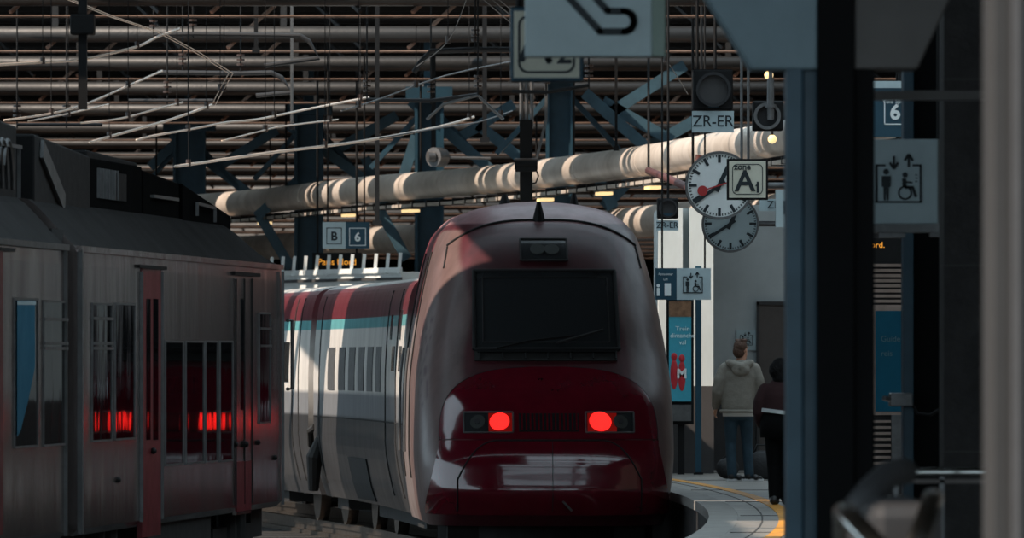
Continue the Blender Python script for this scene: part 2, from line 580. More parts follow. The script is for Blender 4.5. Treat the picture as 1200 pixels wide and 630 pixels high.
for p, d in along([1.0 + 0.95 * k for k in range(int((LEN - 1) / 0.95))]):
    if cnt < 96:
        MB().box(p + off + Vector((0, 0, 0.02)), (0.22, 0.07, 0.12), rz=math.atan2(d.y, d.x) - math.pi / 2).build('tray_clip', M['black'], tray)
    cnt += 1
for k, (px, py) in enumerate([(318, 262), (418, 250), (490, 242), (648, 220), (715, 207), (773, 196)]):
    q = min(along([0.25 * j for j in range(int(LEN / 0.25))]), key=lambda a: abs(600 + a[0].x / a[0].y * F - px))
    lb = ['lit warm tray lamp just right of the steel train roof end', 'lit warm tray lamp above the paired platform letter and number sign',
          'lit warm tray lamp above the shoulder of the maroon train', 'lit warm tray lamp right of the black hanging mast',
          'lit warm tray lamp above the right shoulder of the maroon train', 'lit warm tray lamp left of the large clock'][k]
    c = q[0] + off + Vector((0, -0.02, -0.085))
    t2 = thing('tray_lamp', c, lb, 'lamp', 'warm lamps along the cable tray')
    a = math.atan2(q[1].y, q[1].x) - math.pi / 2
    MB().box(c + Vector((0, 0, 0.03)), (0.24, 0.62, 0.03), rz=a).build('lamp_housing', M['dull'], t2)
    MB().box(c - Vector((0, 0, 0.012)), (0.2, 0.56, 0.05), rz=a).build('lamp_tube', M['warmlamp'], t2)

# second duct further back
d2 = [(-14, 232), (-9.2, 215), (-4.5, 196), (0.5, 175), (3.2, 160), (5.5, 147), (8, 132)]
p2 = [Vector((p[0], p[1], 4.15)) for p in catmull(d2)]
t = thing('air_duct', (0, 180, 3.9), 'second duct hung lower and further back, right behind the maroon train roof', 'duct')
MB().tube(p2, 0.3, 24).build('duct_pipe', M['pipe'], t, smooth=True)
for k in (4, 14, 24, 34, 44):
    MB().cyl(p2[k], (p2[k].x, p2[k].y, 7.59), 0.02, 8).build('hanger_rod', M['black'], t)

# ------------------------------------------------------------------ teal columns with their crossing struts, behind the duct
def depth_at(px):
    q = min(along([0.25 * j for j in range(int(LEN / 0.25))]), key=lambda a: abs(600 + a[0].x / a[0].y * F - px))
    return q[0].y
colm = [(222, 38, 150, [((180, 192), (216, 158)), ((205, 160), (290, 225)), ((255, 196), (320, 155))], 'teal steel column with crossing struts, standing behind the steel train roof end'),
        (362, 34, 140, [((343, 150), (428, 211)), ((393, 176), (460, 138)), ((307, 257), (338, 309)), ((345, 215), (305, 250)), ((430, 190), (448, 235))], 'teal steel column with crossing struts, left of the paired platform letter and number sign'),
        (503, 34, 130, [((486, 122), (573, 197)), ((539, 161), (597, 125)), ((443, 243), (474, 298)), ((470, 215), (486, 165)), ((565, 150), (612, 187))], 'teal steel column with crossing struts, just above the left shoulder of the maroon train'),
        (656, 33, 118, [((690, 113), (752, 168)), ((714, 133), (797, 80)), ((738, 211), (712, 238)), ((703, 211), (716, 238)), ((712, 122), (782, 162)), ((770, 166), (835, 130))], 'teal steel column with crossing struts, right of the black hanging mast')]
for px, w, ytop, braces, lb in colm:
    Y = depth_at(px) + 3.4
    X = (px - 600) * Y / F
    wd = w * Y / F
    t = thing('steel_column', (X, Y, -1.0), lb, 'column', 'teal steel columns under the roof')
    b = MB().bx((X - wd / 2, Y - 0.02, -1.0), (X + wd / 2, Y + 0.02, 6.4)).bx((X - wd / 2, Y - 0.2, -1.0), (X - wd / 2 + 0.06, Y + 0.2, 6.4)).bx((X + wd / 2 - 0.06, Y - 0.2, -1), (X + wd / 2, Y + 0.2, 6.4))
    b.build('shaft', M['teal'], t)
    MB().bx((X - wd * .8, Y - 0.35, 6.38), (X + wd * .8, Y + 0.35, 6.6)).bx((X - .1, Y - .1, 6.5), (X + .1, Y + .1, 7.59)).build('head_plate', M['teal'], t)
    for k, (a, c) in enumerate(braces):
        Yb = Y + 0.35 + 0.16 * (k % 3)
        pa, pc = P(a[0], a[1], Yb), P(c[0], c[1], Yb)
        dv = (pc - pa).normalized()
        MB().ibeam(pa - dv * 0.1, pc + dv * 0.1, 0.2, 0.2, 0.025, up=(0, 1, 0)).build('strut', M['brace'], t)
    # knee arms that tie the struts to the shaft
    for sx in (-1, 1):
        MB().beam((X, Y + 0.3, 6.3), (X + sx * 1.1, Y + 0.45, 5.1), 0.09, 0.09).build('knee_arm', M['teal'], t)

# ------------------------------------------------------------------ maroon high speed train
RAIL = -0.76
def T(u, v, w):
    if u <= 22.2:
        lat, sl = -(.03 * u + .0022 * u * u), .03 + .0044 * u
    else:
        l0, s0 = -(.03 * 22.2 + .0022 * 22.2 ** 2), .15
        lat, sl = l0 - s0 * (u - 22.2), s0
    return Vector((.42 + lat + v, 94 + u + v * sl, w + RAIL))

HW = [(.3, 1.28), (.67, 1.37), (1.3, 1.43), (1.98, 1.42), (2.46, 1.37), (3.05, 1.27), (3.4, 1.19), (3.65, 1.11), (3.8, 1.0), (3.92, .85), (4.0, .60), (4.05, .28), (4.07, .02)]
U0 = [(.3, .42), (.6, .10), (.82, 0), (.88, .008), (1.0, .028), (1.12, .048), (1.2, .075), (1.35, .15), (1.5, .23), (1.8, .43), (2.1, .74), (2.4, 1.02), (2.8, 1.30), (3.2, 1.62), (3.53, 1.95), (3.77, 2.3), (3.95, 2.75), (4.04, 3.25), (4.07, 3.8)]
NE = 2.9
def cdep(w):
    return 1.35 * min(1.0, interp(HW, w) / 1.2)
def fr(v, w):
    h = interp(HW, w)
    r = min(1.0, abs(v) / h)
    return interp(U0, w) + cdep(w) * (1 - (1 - r ** NE) ** (1 / NE))
def pf(v, w, off=0.0):
    e = 0.01
    p = T(fr(v, w), v, w)
    a = T(fr(v + e, w), v + e, w) - T(fr(v - e, w), v - e, w)
    c = T(fr(v, w + e), v, w + e) - T(fr(v, w - e), v, w - e)
    n = a.cross(c)
    n = n.normalized() if n.length else Vector((0, -1, 0))
    if n.y > 0: n = -n
    return p + n * off

PCU = 6.4
MAROON, SILVER, TEALC, WHITEC, GREYD = srgb(112, 44, 52), srgb(136, 124, 122), srgb(110, 180, 184), srgb(232, 228, 222), srgb(62, 62, 64)
DKMAR = srgb(74, 33, 38)
def mixc(a, b, t):
    t = max(0, min(1, t))
    return tuple(a[i] * (1 - t) + b[i] * t for i in range(4))
def sm(a, b, x):
    t = max(0, min(1, (x - a) / (b - a)))
    return t * t * (3 - 2 * t)
def band(w):
    """side livery by height above the rail"""
    c = GREYD
    c = mixc(c, srgb(138, 140, 144), sm(1.50, 1.54, w))
    c = mixc(c, WHITEC, sm(1.80, 1.86, w))
    c = mixc(c, TEALC, sm(2.655, 2.665, w))
    c = mixc(c, MAROON, sm(2.785, 2.795, w))
    c = mixc(c, WHITEC, sm(3.19, 3.20, w))
    return c

def cabpt(q, w):
    h = interp(HW, w)
    s = 1 if q >= 0 else -1
    if abs(q) <= 1:
        a = abs(q) * math.pi / 2
        v = h * math.sin(a) ** (2 / NE)
        u = interp(U0, w) + cdep(w) * (1 - math.cos(a) ** (2 / NE))
    else:
        v = h
        u0 = interp(U0, w) + cdep(w)
        u = u0 + (PCU - u0) * (abs(q) - 1)
    return u, s * v

loco = thing('power_car', T(6, 0, 0), 'maroon high speed train power car with rounded nose and two lit red tail lamps', 'train', 'maroon high speed train')
mb = MB()
mb.c = []
qs = [-2 + k / 8 for k in range(8)] + linspace(-1, 1, 81) + [1 + (k + 1) / 8 for k in range(8)]
ws = linspace(.42, 3.6, 65) + linspace(3.64, 4.0, 16) + [4.02, 4.035, 4.045, 4.055, 4.062, 4.067, 4.07]
for q in qs:
    for w in ws:
        u, v = cabpt(q, w)
        mb.v.append(T(u, v, w))
        edge = abs(v)
        # livery: maroon face and roof, silver flanks
        m = 1 - sm(.84, .92, edge + .06 * math.sin(w * 5)) if w < 3.72 else 1.0
        if w < 1.0:
            m = 1 - sm(1.1, 1.25, edge)
        c = mixc(srgb(112, 90, 87), srgb(84, 36, 42), m)
        if edge < .82 and 2.0 < w < 3.66:
            c = DKMAR
        if -1.0 <= q < -.72 and 1.75 < w < 2.75 and math.sin(w * 23 + 3 * math.sin(q * 31)) + math.sin(q * 57 + w * 9) + .8 * math.sin(w * 51) > .95:
            c = srgb(70, 26, 32)
        if w >= 3.8:
            c = mixc(srgb(176, 134, 136), MAROON, .25)
        if u > 4.4 and w < 3.72 and abs(q) > 1:
            c = mixc(SILVER, MAROON, sm(2.785, 2.795, w))
        mb.c.append(c)
nw = len(ws)
for i in range(len(qs) - 1):
    for j in range(nw - 1):
        mb.f.append((i * nw + j, (i + 1) * nw + j, (i + 1) * nw + j + 1, i * nw + j + 1))
# rear end of the cab block, above the lower body roof
o = len(mb.v)
for w in ws:
    h = interp(HW, w)
    mb.v += [T(PCU, -h, w), T(PCU, h, w)]
    mb.c += [GREYD, GREYD]
for j in range(nw - 1):
    mb.f.append((o + 2 * j, o + 2 * j + 1, o + 2 * j + 3, o + 2 * j + 2))
mb.build('cab_shell', M['livery'], loco, smooth=True)

# glossy hood: upper fixed part and lower opening lid
def hood_v(w):
    if w <= 1.3: return 1.2 + .13 * min(1, (1.3 - w) / .6)
    return 1.2 * max(0.0, 1 - ((w - 1.3) / (2.17 - 1.3)) ** 3.2) ** (1 / 3.0)
def hood_patch(w0, w1, off, n=26):
    b = MB()
    wl = linspace(w0, w1, n)
    b.grid(lambda w, s: pf(s * max(.02, hood_v(w)), w, off), wl, linspace(-1, 1, 45))
    # rim folded back to the shell
    b.grid(lambda w, s: pf(-max(.02, hood_v(w)), w, off * s), wl, [1, -0.5])
    b.grid(lambda w, s: pf(max(.02, hood_v(w)), w, off * s), wl, [1, -0.5])
    return b
hood_patch(1.375, 2.168, .018, 40).build('hood', M['hood'], loco, smooth=True)
lid = hood_patch(.56, 1.36, .026).build('coupler_lid', M['hood'], loco, smooth=True)
b = MB()
def lidline(s):
    a = s * 1.0
    return (a, 1.355 - .42 * max(0, (abs(s) - .55) / .45) ** 2.4)
b.tube([pf(*lidline(s), .03) for s in linspace(-1, 1, 50)] , .009, 6)
b.tube([pf(-1.0, w, .03) for w in linspace(.935, .6, 8)], .009, 6).tube([pf(1.0, w, .03) for w in linspace(.935, .6, 8)], .009, 6)
b.tube([pf(0.03, w, .03) for w in linspace(1.34, .6, 14)], .004, 5)
b.build('lid_seam', M['black2'], loco)
b = MB()
pts = [(-hood_v(w), w) for w in linspace(.58, 2.165, 60)] + [(hood_v(w), w) for w in linspace(2.165, .58, 60)]
b.tube([pf(v, w, .012) for v, w in pts], .009, 6)
b.build('hood_seam', M['black2'], loco)
# handle on the lid
MB().beam(pf(.14, .72, .05), pf(.24, .62, .05), .02, .02).build('lid_lever', M['dull'], loco)

# windscreen with frame and wiper panel
def patch(v0, v1, w0, w1, off, nv=20, nw_=14, taper=0.0):
    b = MB()
    def g(i, j, o):
        w = w0 + (w1 - w0) * j
        cx, hv = (v0 + v1) / 2, (v1 - v0) / 2 * (1 - taper * j)
        return pf(cx + hv * (2 * i - 1), w, o)
    b.grid(lambda i, j: g(i, j, off), linspace(0, 1, nv), linspace(0, 1, nw_))
    for i in (0, 1):
        b.grid(lambda s, j: g(i, j, off * s), [1, -.6], linspace(0, 1, nw_))
        b.grid(lambda s, j: g(j, i, off * s), [1, -.6], linspace(0, 1, nv))
    return b
scr = patch(-.80, .80, 2.36, 3.24, .016, taper=.03).build('windscreen', M['screen'], loco, smooth=True)
b = MB()
fr_pts = [(-.80, 2.36), (-.78, 3.24), (.78, 3.24), (.80, 2.36), (-.80, 2.36)]
for a, c in zip(fr_pts[:-1], fr_pts[1:]):
    b.tube([pf(a[0] + (c[0] - a[0]) * k / 16, a[1] + (c[1] - a[1]) * k / 16, .022) for k in range(17)], .022, 8)
b.build('windscreen_frame', M['black2'], loco)
b = MB()
for a, c in (((-.70, 2.44), (-.69, 3.17)), ((-.69, 3.17), (.69, 3.17)), ((.69, 3.17), (.70, 2.44)), ((.70, 2.44), (-.70, 2.44))):
    b.tube([pf(a[0] + (c[0] - a[0]) * k / 12, a[1] + (c[1] - a[1]) * k / 12, .02) for k in range(13)], .008, 5)
b.build('inner_seal', M['grime'], scr)
wp = patch(-.80, .78, 2.24, 2.345, .018, nw_=5).build('wiper_panel', M['grime'], loco)
b = MB()
for k in range(7):
    v = -.74 + k * .25
    b.tube([pf(v, 2.25, .03), pf(v, 2.335, .03)], .01, 5)
b.tube([pf(v, 2.325, .035) for v in linspace(-.76, .76, 20)], .012, 5)
b.build('panel_rib', M['black'], wp)
wp2 = MB().tube([pf(-.55, 2.36, .04), pf(-.2, 2.44, .05), pf(.3, 2.5, .05)], .014, 6).build('wiper', M['black'], loco)
MB().tube([pf(.1, 2.41, .055), pf(.62, 2.56, .055)], .016, 6).build('wiper_blade', M['matt'], wp2)

# upper lamp box
ul = patch(-.26, .26, 3.36, 3.60, .016, nv=12, nw_=6).build('marker_lamp_box', M['screen'], loco)
b = MB()
for v in (-.07, .09):
    p = pf(v, 3.48, .02)
    n = (pf(v, 3.48, 1) - pf(v, 3.48, 0)).normalized()
    b.cyl(p, p + n * .012, .085, 20)
b.build('lens', M['lens'], ul)
b = MB()
for a, c in (((-.26, 3.36), (-.26, 3.6)), ((-.26, 3.6), (.26, 3.6)), ((.26, 3.6), (.26, 3.36)), ((.26, 3.36), (-.26, 3.36))):
    b.tube([pf(a[0] + (c[0] - a[0]) * k / 8, a[1] + (c[1] - a[1]) * k / 8, .02) for k in range(9)], .012, 6)
b.build('box_rim', M['grime'], ul)

# head and tail lamp clusters
for s in (-1, 1):
    va, vb = (-.93, -.40) if s < 0 else (.40, .93)
    outer = -.78 if s < 0 else .78
    hl = patch(va, vb, 1.445, 1.665, .022, nv=14, nw_=6).build('lamp_cluster', M['screen'], loco, smooth=True)
    b = MB()
    pts = [(va, 1.445), (va, 1.665), (vb, 1.665), (vb, 1.445), (va, 1.445)]
    for a, c in zip(pts[:-1], pts[1:]):
        b.tube([pf(a[0] + (c[0] - a[0]) * k / 8, a[1] + (c[1] - a[1]) * k / 8, .026) for k in range(9)], .010, 6)
    b.build('cluster_rim', M['dull'], hl)
    def disc(v, w, r, m, name, off, th=.014):
        p = pf(v, w, off)
        n = (pf(v, w, 1) - pf(v, w, 0)).normalized()
        return MB().cyl(p, p + n * th, r, 28).build(name, m, hl)
    disc(outer, 1.555, .085, M['lens'], 'headlamp', .026)
    disc(outer, 1.555, .032, M['matt'], 'headlamp_hood', .041, .01)
    rv = -.545 if s < 0 else .56
    b = MB()
    p0 = pf(rv, 1.56, .03)
    n = (pf(rv, 1.56, 1) - pf(rv, 1.56, 0)).normalized()
    a = n.cross(Vector((0, 0, 1))).normalized()
    c = a.cross(n)
    R = .112 if s < 0 else .125
    # a disc of small lit diodes in rings
    for ring in range(7):
        m_ = 1 if ring == 0 else ring * 6
        for k in range(m_):
            t = 2 * math.pi * k / m_ + ring * .2
            q = p0 + (a * math.cos(t) + c * math.sin(t)) * (R * ring / 6.6)
            b.cyl(q, q + n * .01, R / 17.5, 8)
    MB().cyl(p0 - n * .006, p0 + n * .004, R, 28).build('lamp_back', M['lampback'], hl)
    b.build('tail_lamp', M['lampred'], hl)
    b = MB()
    w0, w1 = 1.455, 1.655
    va2, vb2 = (rv - .12, -.41) if s < 0 else (.42, rv + .18)
    b2 = patch(va2, vb2, w0, w1, .027, nv=8, nw_=4)
    b2.build('red_lens', M['redlens'], hl)
g = patch(-.335, .325, 1.455, 1.655, .022, nv=12, nw_=5).build('air_grille', M['black'], loco)
b = MB()
for k in range(14):
    v = -.30 + k * .6 / 13
    b.beam(pf(v, 1.465, .026), pf(v, 1.645, .026), .016, .02)
b.build('grille_bar', M['hood'], g)

# roof cowl seam, aerials
b = MB()
b.tube([pf(v, 3.83 - .30 * (abs(v) / 1.08) ** 3, .006) for v in linspace(-1.06, 1.06, 60)], .014, 6)
b.tube([pf(-1.06 - k * .012, 3.53 - k * .06, .004) for k in range(5)], .012, 6).tube([pf(1.06 + k * .012, 3.53 - k * .06, .004) for k in range(5)], .012, 6)
b.build('cowl_seam', M['black2'], loco)
def aerial(v, w, u=None, h=.2):
    p = pf(v, w, 0) if u is None else T(u, v, w)
    MB().tube([p + Vector((0, 0, -.02)), p + Vector((0, 0, .05)), p + Vector((0, 0, h))], [.075, .06, .022], 10).build('aerial', M['black'], loco)
aerial(-.03, 3.84)
aerial(.48, 3.98, 4.6, .2)
aerial(-.32, 4.03, 4.6, .14)

# cab side slit window and door outlines
for s in (-1, 1):
    hs = lambda w: s * (interp(HW, w) + .006)
    b = MB().grid(lambda u, w: T(u, hs(w), w), [4.9, 5.25], linspace(2.75, 3.45, 8))
    b.build('side_window', M['screen'], loco)
    for u in (4.3, 5.9):
        MB().tube([T(u, hs(w), w) for w in linspace(.9, 3.5, 20)], .012, 5).build('door_seam', M['black2'], loco)
    for u in (4.35, 5.85):
        MB().tube([T(u, hs(w) + s * .05, w) for w in linspace(1.2, 2.4, 10)], .016, 6).build('grab_rail', M['dull'], loco)

# lower body of the power car
BW = [(.42, 1.24), (.7, 1.33), (1.3, 1.42), (1.98, 1.42), (2.46, 1.40), (2.9, 1.36), (3.12, 1.30), (3.2, 1.22), (3.25, 1.05), (3.28, .7), (3.3, .02)]
WB = linspace(.42, 1.50, 10) + [1.52, 1.54, 1.6, 1.7, 1.80, 1.83, 1.86] + linspace(1.95, 2.65, 8) + [2.655, 2.665, 2.72, 2.785, 2.795] + linspace(2.85, 3.1, 6) + [3.14, 3.17, 3.19, 3.2, 3.22, 3.24, 3.255, 3.27, 3.285, 3.295, 3.3]
def body(us, root, name='body_shell'):
    mb = MB()
    mb.c = []
    prof = [(-interp(BW, w), w) for w in WB] + [(interp(BW, w), w) for w in reversed(WB)]
    for u in us:
        for v, w in prof:
            mb.v.append(T(u, v, w))
            mb.c.append(band(w))
    n = len(prof)
    for i in range(len(us) - 1):
        for j in range(n - 1):
            mb.f.append((i * n + j, (i + 1) * n + j, (i + 1) * n + j + 1, i * n + j + 1))
        mb.f.append((i * n + n - 1, (i + 1) * n + n - 1, (i + 1) * n, i * n))
    mb.f += [tuple(range(n)), tuple((len(us) - 1) * n + j for j in range(n))]
    return mb.build(name, M['livside'], root, smooth=False)
body(linspace(6.2, 21.7, 14), loco)
def sidequad(u0, u1, w0, w1, m, name, root, s=-1, off=.012, th=.03):
    b = MB()
    wl = linspace(w0, w1, 6)
    b.grid(lambda u, w: T(u, s * (interp(BW, w) + off), w), [u0, u1], wl)
    for u in (u0, u1):
        b.grid(lambda k, w: T(u, s * (interp(BW, w) + off - k), w), [0, th], wl)
    for w in (w0, w1):
        b.grid(lambda u, k: T(u, s * (interp(BW, w) + off - k), w), [u0, u1], [0, th])
    return b.build(name, m, root)
for s in (-1, 1):
    for k in range(6):
        sidequad(11.3 + k * 1.5, 12.2 + k * 1.5, 1.86, 2.42, M['dull'], 'side_louvre', loco, s)
    sidequad(8.6, 9.1, 2.12, 2.42, M['screen'], 'door_window', loco, s)
    sidequad(7.0, 7.5, 2.12, 2.42, M['screen'], 'door_window', loco, s)
    sidequad(9.4, 9.7, 2.5, 2.8, M['screen'], 'vent_slot', loco, s)
    sidequad(7.4, 7.9, 2.5, 2.85, M['screen'], 'vent_slot', loco, s)
    b = MB()
    for u in (8.1, 10.3, 20.9):
        b.tube([T(u, s * (interp(BW, w) + .003), w) for w in linspace(.6, 3.1, 16)], .012, 5)
    b.tube([T(u, s * (interp(BW, 1.5) + .003), 1.5) for u in linspace(6.5, 21.6, 12)], .01, 5)
    b.build('panel_seam', M['black2'], loco)
    # grimy underframe boxes with a row of bolt heads
    sidequad(14.2, 17.0, .46, 1.0, M['grime'], 'equipment_box', loco, s, .02)
def bogie(uc, root):
    bo = MB()
    for s in (-1, 1):
        bo.beam(T(uc - 1.9, s * 1.08, .62), T(uc + 1.9, s * 1.08, .62), .16, .24)
        for du in (-.5, .5):
            bo.tube([T(uc + du, s * 1.12, .5), T(uc + du, s * 1.12, .95)], .11, 10)
        bo.tube([T(uc - 1.9, s * 1.2, .55), T(uc - .6, s * 1.2, .95)], .05, 8)
    bo.beam(T(uc, -1.0, .6), T(uc, 1.0, .6), .3, .3)
    o = bo.build('bogie', M['grime'], root)
    for du in (-1.5, 1.5):
        bb = MB()
        for s in (-1, 1):
            bb.cyl(T(uc + du, s * .68, .46), T(uc + du, s * .82, .46), .46, 28)
        bb.cyl(T(uc + du, -1.0, .46), T(uc + du, 1.0, .46), .09, 12)
        bb.build('wheelset', M['rail'], o)
bogie(5.0, loco)
bogie(18.0, loco)
b = MB()
b.grid(lambda v, w: T(1.0 + .35 * abs(v) ** 2, v, w), linspace(-1.2, 1.2, 16), [.18, .5])
b.grid(lambda v, w: T(1.12 + .35 * abs(v) ** 2, v, w), linspace(-1.2, 1.2, 16), [.18, .5])
b.bx(T(2.2, -1.15, .32), T(2.0, 1.1, .5))
b.build('obstacle_deflector', M['grime'], loco)
for u0, u1 in ((1.2, 2.8), (7.2, 15.8), (20.2, 21.6)):
    b = MB()
    for uu in linspace(u0, u1, 5)[:-1]:
        d = (u1 - u0) / 4
        b.add([T(a, v, w) for a in (uu, uu + d) for v in (-1.1, 1.1) for w in (.25, .62)], [(0, 1, 3, 2), (4, 6, 7, 5), (0, 4, 5, 1), (2, 3, 7, 6), (0, 2, 6, 4), (1, 5, 7, 3)])
    b.build('underframe', M['grime'], loco)
# end damper by the coach joint
for s in (-1, 1):
    b = MB().tube([T(21.2, s * 1.38, 1.2), T(21.2, s * 1.46, .95), T(21.3, s * 1.46, .5)], [.06, .11, .07], 10)
    b.tube([T(21.6, s * 1.40, 1.35), T(21.9, s * 1.44, 1.3), T(22.2, s * 1.40, 1.1)], .05, 8)
    b.build('end_damper', M['grime'], loco)

coach = thing('passenger_coach', T(33, 0, 0), 'maroon and white passenger coach coupled behind the power car, mostly hidden by the steel train', 'train', 'maroon high speed train')
body(linspace(22.35, 40, 8), coach)
for s in (-1, 1):
    for k in range(6):
        sidequad(24.5 + k * 2.4, 26.0 + k * 2.4, 1.95, 2.5, M['screen'], 'side_window', coach, s)
    for uu in (23.4, 24.1):
        MB().tube([T(uu, s * (interp(BW, w) + .003), w) for w in linspace(.6, 3.1, 16)], .012, 5).build('door_seam', M['black2'], coach)
b = MB()
b.grid(lambda u, k: T(u, 1.18 * math.sin(k), 1.85 + 1.25 * math.cos(k)), [21.75, 22.4], linspace(0, 2 * math.pi, 24))
b.build('gangway_bellows', M['black2'], coach)
bogie(24.6, coach)
bogie(38, coach)
b = MB()
for uu in linspace(27, 36, 5)[:-1]:
    b.add([T(a, v, w) for a in (uu, uu + 2.25) for v in (-1.1, 1.1) for w in (.25, .6)], [(0, 1, 3, 2), (4, 6, 7, 5), (0, 4, 5, 1), (2, 3, 7, 6), (0, 2, 6, 4), (1, 5, 7, 3)])
b.build('underframe', M['grime'], coach)

# rails
def Tc(u, v):
    if u >= 0: return T(u, v, 0)
    x = .42 - .03 * u
    Y = 94 + u
    return Vector((edge_x(Y) - 1.5 + v, Y, RAIL)) if u < -3 else Vector((edge_x(Y) - 1.5 + v, Y, RAIL))
for s, lb in ((-.72, 'running rail under the left wheels of the maroon train'), (.72, 'running rail under the right wheels of the maroon train')):
    b = MB()
    for uu in range(-60, 60, 3):
        p, q = Tc(uu, s), Tc(uu + 3, s)
        b.beam(p - Vector((0, 0, .04)), q - Vector((0, 0, .04)), .07, .08)
        b.beam(p - Vector((0, 0, .2)), q - Vector((0, 0, .2)), .14, .08)
        b.beam(p - Vector((0, 0, .12)), q - Vector((0, 0, .12)), .02, .12)
    tag(b.build('rail', M['rail']), lb, 'rail', 'running rails')

# ------------------------------------------------------------------ steel commuter train on the left
SN = Vector((.996, -.0896, 0)).normalized()
SD = Vector((.0896, .996, 0)).normalized()
def S(Y, z, o=0.0):
    """point on (o = 0) or inside (o > 0) the platform-side wall of the steel train"""
    return Vector((.09 * Y - 10.2, Y, z)) - SN * o
def sy(px):
    return 10.2 / (.15 - px / F)
def sz(px, py):
    return EYE + (HOR - py) * sy(px) / F
PROF = [(.06, .0), (.0, .06), (.0, 2.30), (.005, 2.42), (.03, 2.47), (.34, 2.80), (.42, 2.86), (.8, 2.92), (1.4, 2.96), (2.0, 2.92), (2.38, 2.86), (2.46, 2.80), (2.77, 2.47), (2.795, 2.42), (2.8, 2.30), (2.8, .06), (2.74, .0)]
def train_body(y0, y1, root, rounded):
    yy = linspace(y0, y1, 30)
    if rounded:
        yy = linspace(y0, y1 - 1.9, 24) + linspace(y1 - 1.8, y1, 14)
    side, roof, end = MB(), MB(), MB()
    def ring(Y):
        g = 1.0
        if rounded:
            t = max(0, (Y - (y1 - 1.9)) / 1.9)
            g = math.sqrt(max(0, 1 - t * t)) if t < 1 else 0
        out = []
        for o, z in PROF:
            zz = z if z <= 2.47 else 2.47 + (z - 2.47) * g
            out.append(S(Y, zz, o))
        return out
    rs = [ring(Y) for Y in yy]
    n = len(PROF)
    for mb, j0, j1 in ((side, 0, 4), (roof, 4, 12), (side, 12, 16)):
        o = len(mb.v)
        k = j1 - j0 + 1
        for r in rs:
            mb.v += r[j0:j1 + 1]
        for i in range(len(yy) - 1):
            for j in range(k - 1):
                mb.f.append((o + i * k + j, o + (i + 1) * k + j, o + (i + 1) * k + j + 1, o + i * k + j + 1))
    for r in (rs[0], rs[-1]):
        o = len(side.v)
        side.v += r
        side.f.append(tuple(o + j for j in range(n)))
    side.build('body_side', M['steel'], root)
    roof.build('roof', M['steelroof'], root)
    return
carA = thing('rail_car', S(80, -.76, 1.4), 'stainless steel commuter rail car with dark windows and red door strip, on the left track', 'train', 'steel commuter train')
train_body(72.35, 87.2, carA, True)
carB = thing('rail_car', S(64, -.76, 1.4), 'stainless steel rail car cut off by the left edge, with two tall windows', 'train', 'steel commuter train')
train_body(52, 71.75, carB, False)

def sbox(px0, py0, px1, py1, m, name, root, off=.01, th=.05, bevel=0):
    """box set in the side wall, given by where the photo shows its corners"""
    ya, yb = sy(px0), sy(px1)
    pm = (px0 + px1) / 2
    za, zb = sz(pm, py1), sz(pm, py0)
    b = MB()
    vs = [S(Y, z, -o) for Y in (ya, yb) for z in (za, zb) for o in (off, off - th)]
    b.add(vs, [(0, 1, 3, 2), (4, 6, 7, 5), (0, 4, 5, 1), (2, 3, 7, 6), (0, 2, 6, 4), (1, 5, 7, 3)])
    return b.build(name, m, root, bevel=bevel)
def window(px0, py0, px1, py1, root, transom=(), name='window'):
    w = sbox(px0, py0, px1, py1, M['glass'], name, root, .006, .04)
    ya, yb = sy(px0), sy(px1)
    pm = (px0 + px1) / 2
    za, zb = sz(pm, py1), sz(pm, py0)
    b = MB()
    r = .016
    for Y in (ya, yb):
        b.beam(S(Y, za, -.006), S(Y, zb, -.006), .018, .018)
    for z in (za, zb):
        b.beam(S(ya, z, -.006), S(yb, z, -.006), .018, .018)
    for t in transom:
        z = sz(pm, t)
        b.beam(S(ya, z, -.012), S(yb, z, -.012), .025, .025)
    b.build('window_frame', M['dull'], w)
window(16, 350, 43, 523, carB)
bl = MB().add([S(sy(x), sz(x, y), -.014) for x, y in ((18, 352), (39, 352), (39, 430), (31, 470), (22, 505), (18, 512))], [(0, 1, 2, 3, 4, 5)])  # teal reflection and its pale edge, laid on the pane as flat colour
bl.build('window_reflection', M['posterblue'], carB)
MB().add([S(sy(x), sz(x, y), -.016) for x, y in ((18, 353), (40, 353), (40, 357), (18, 357))], [(0, 1, 2, 3)]).build('reflection_edge', M['plate'], carB)
window(50, 353, 77, 521, carB, (374, 402, 408))
window(107, 356, 130, 516, carA, (373, 402, 408))
window(134, 356, 157, 514, carA)
for a, c in ((193, 214), (217, 238), (240, 254), (257, 272)):
    window(a, 400, c, 544 - (a - 193) * .07, carA)
window(303, 367, 316, 495, carA, (385, 405))
d = sbox(165, 314, 187, 628, M['reddoor'], 'door', carA, .012, .05)
sbox(170, 350, 174, 515, M['glass'], 'door_pane', d, .02, .03)
sbox(178, 350, 183, 515, M['glass'], 'door_pane', d, .02, .03)
b = MB()
for px in (164, 188):
    b.beam(S(sy(px), .05, -.015), S(sy(px), sz(px, 318), -.015), .03, .03)
b.build('door_rail', M['dull'], d)
b = MB().ball(S(sy(176), sz(176, 528), -.03), .03)
b.build('door_button', M['black'], d)
d = sbox(276, 326, 293, 602, M['steel'], 'door', carA, .010, .04)
b = MB()
for px in (275, 285, 294):
    b.beam(S(sy(px), .08, -.012), S(sy(px), sz(px, 326), -.012), .018, .018)
b.build('door_seam', M['black2'], d)
sbox(276, 540, 293, 598, M['reddoor'], 'door_kick_plate', d, .014, .02)
sbox(281, 350, 284, 480, M['glass'], 'door_pane', d, .014, .03)
MB().ball(S(sy(284), sz(284, 520), -.03), .035).build('door_button', M['black'], d)
sbox(-20, 290, 2, 628, M['reddoor'], 'door', carB, .012, .05)
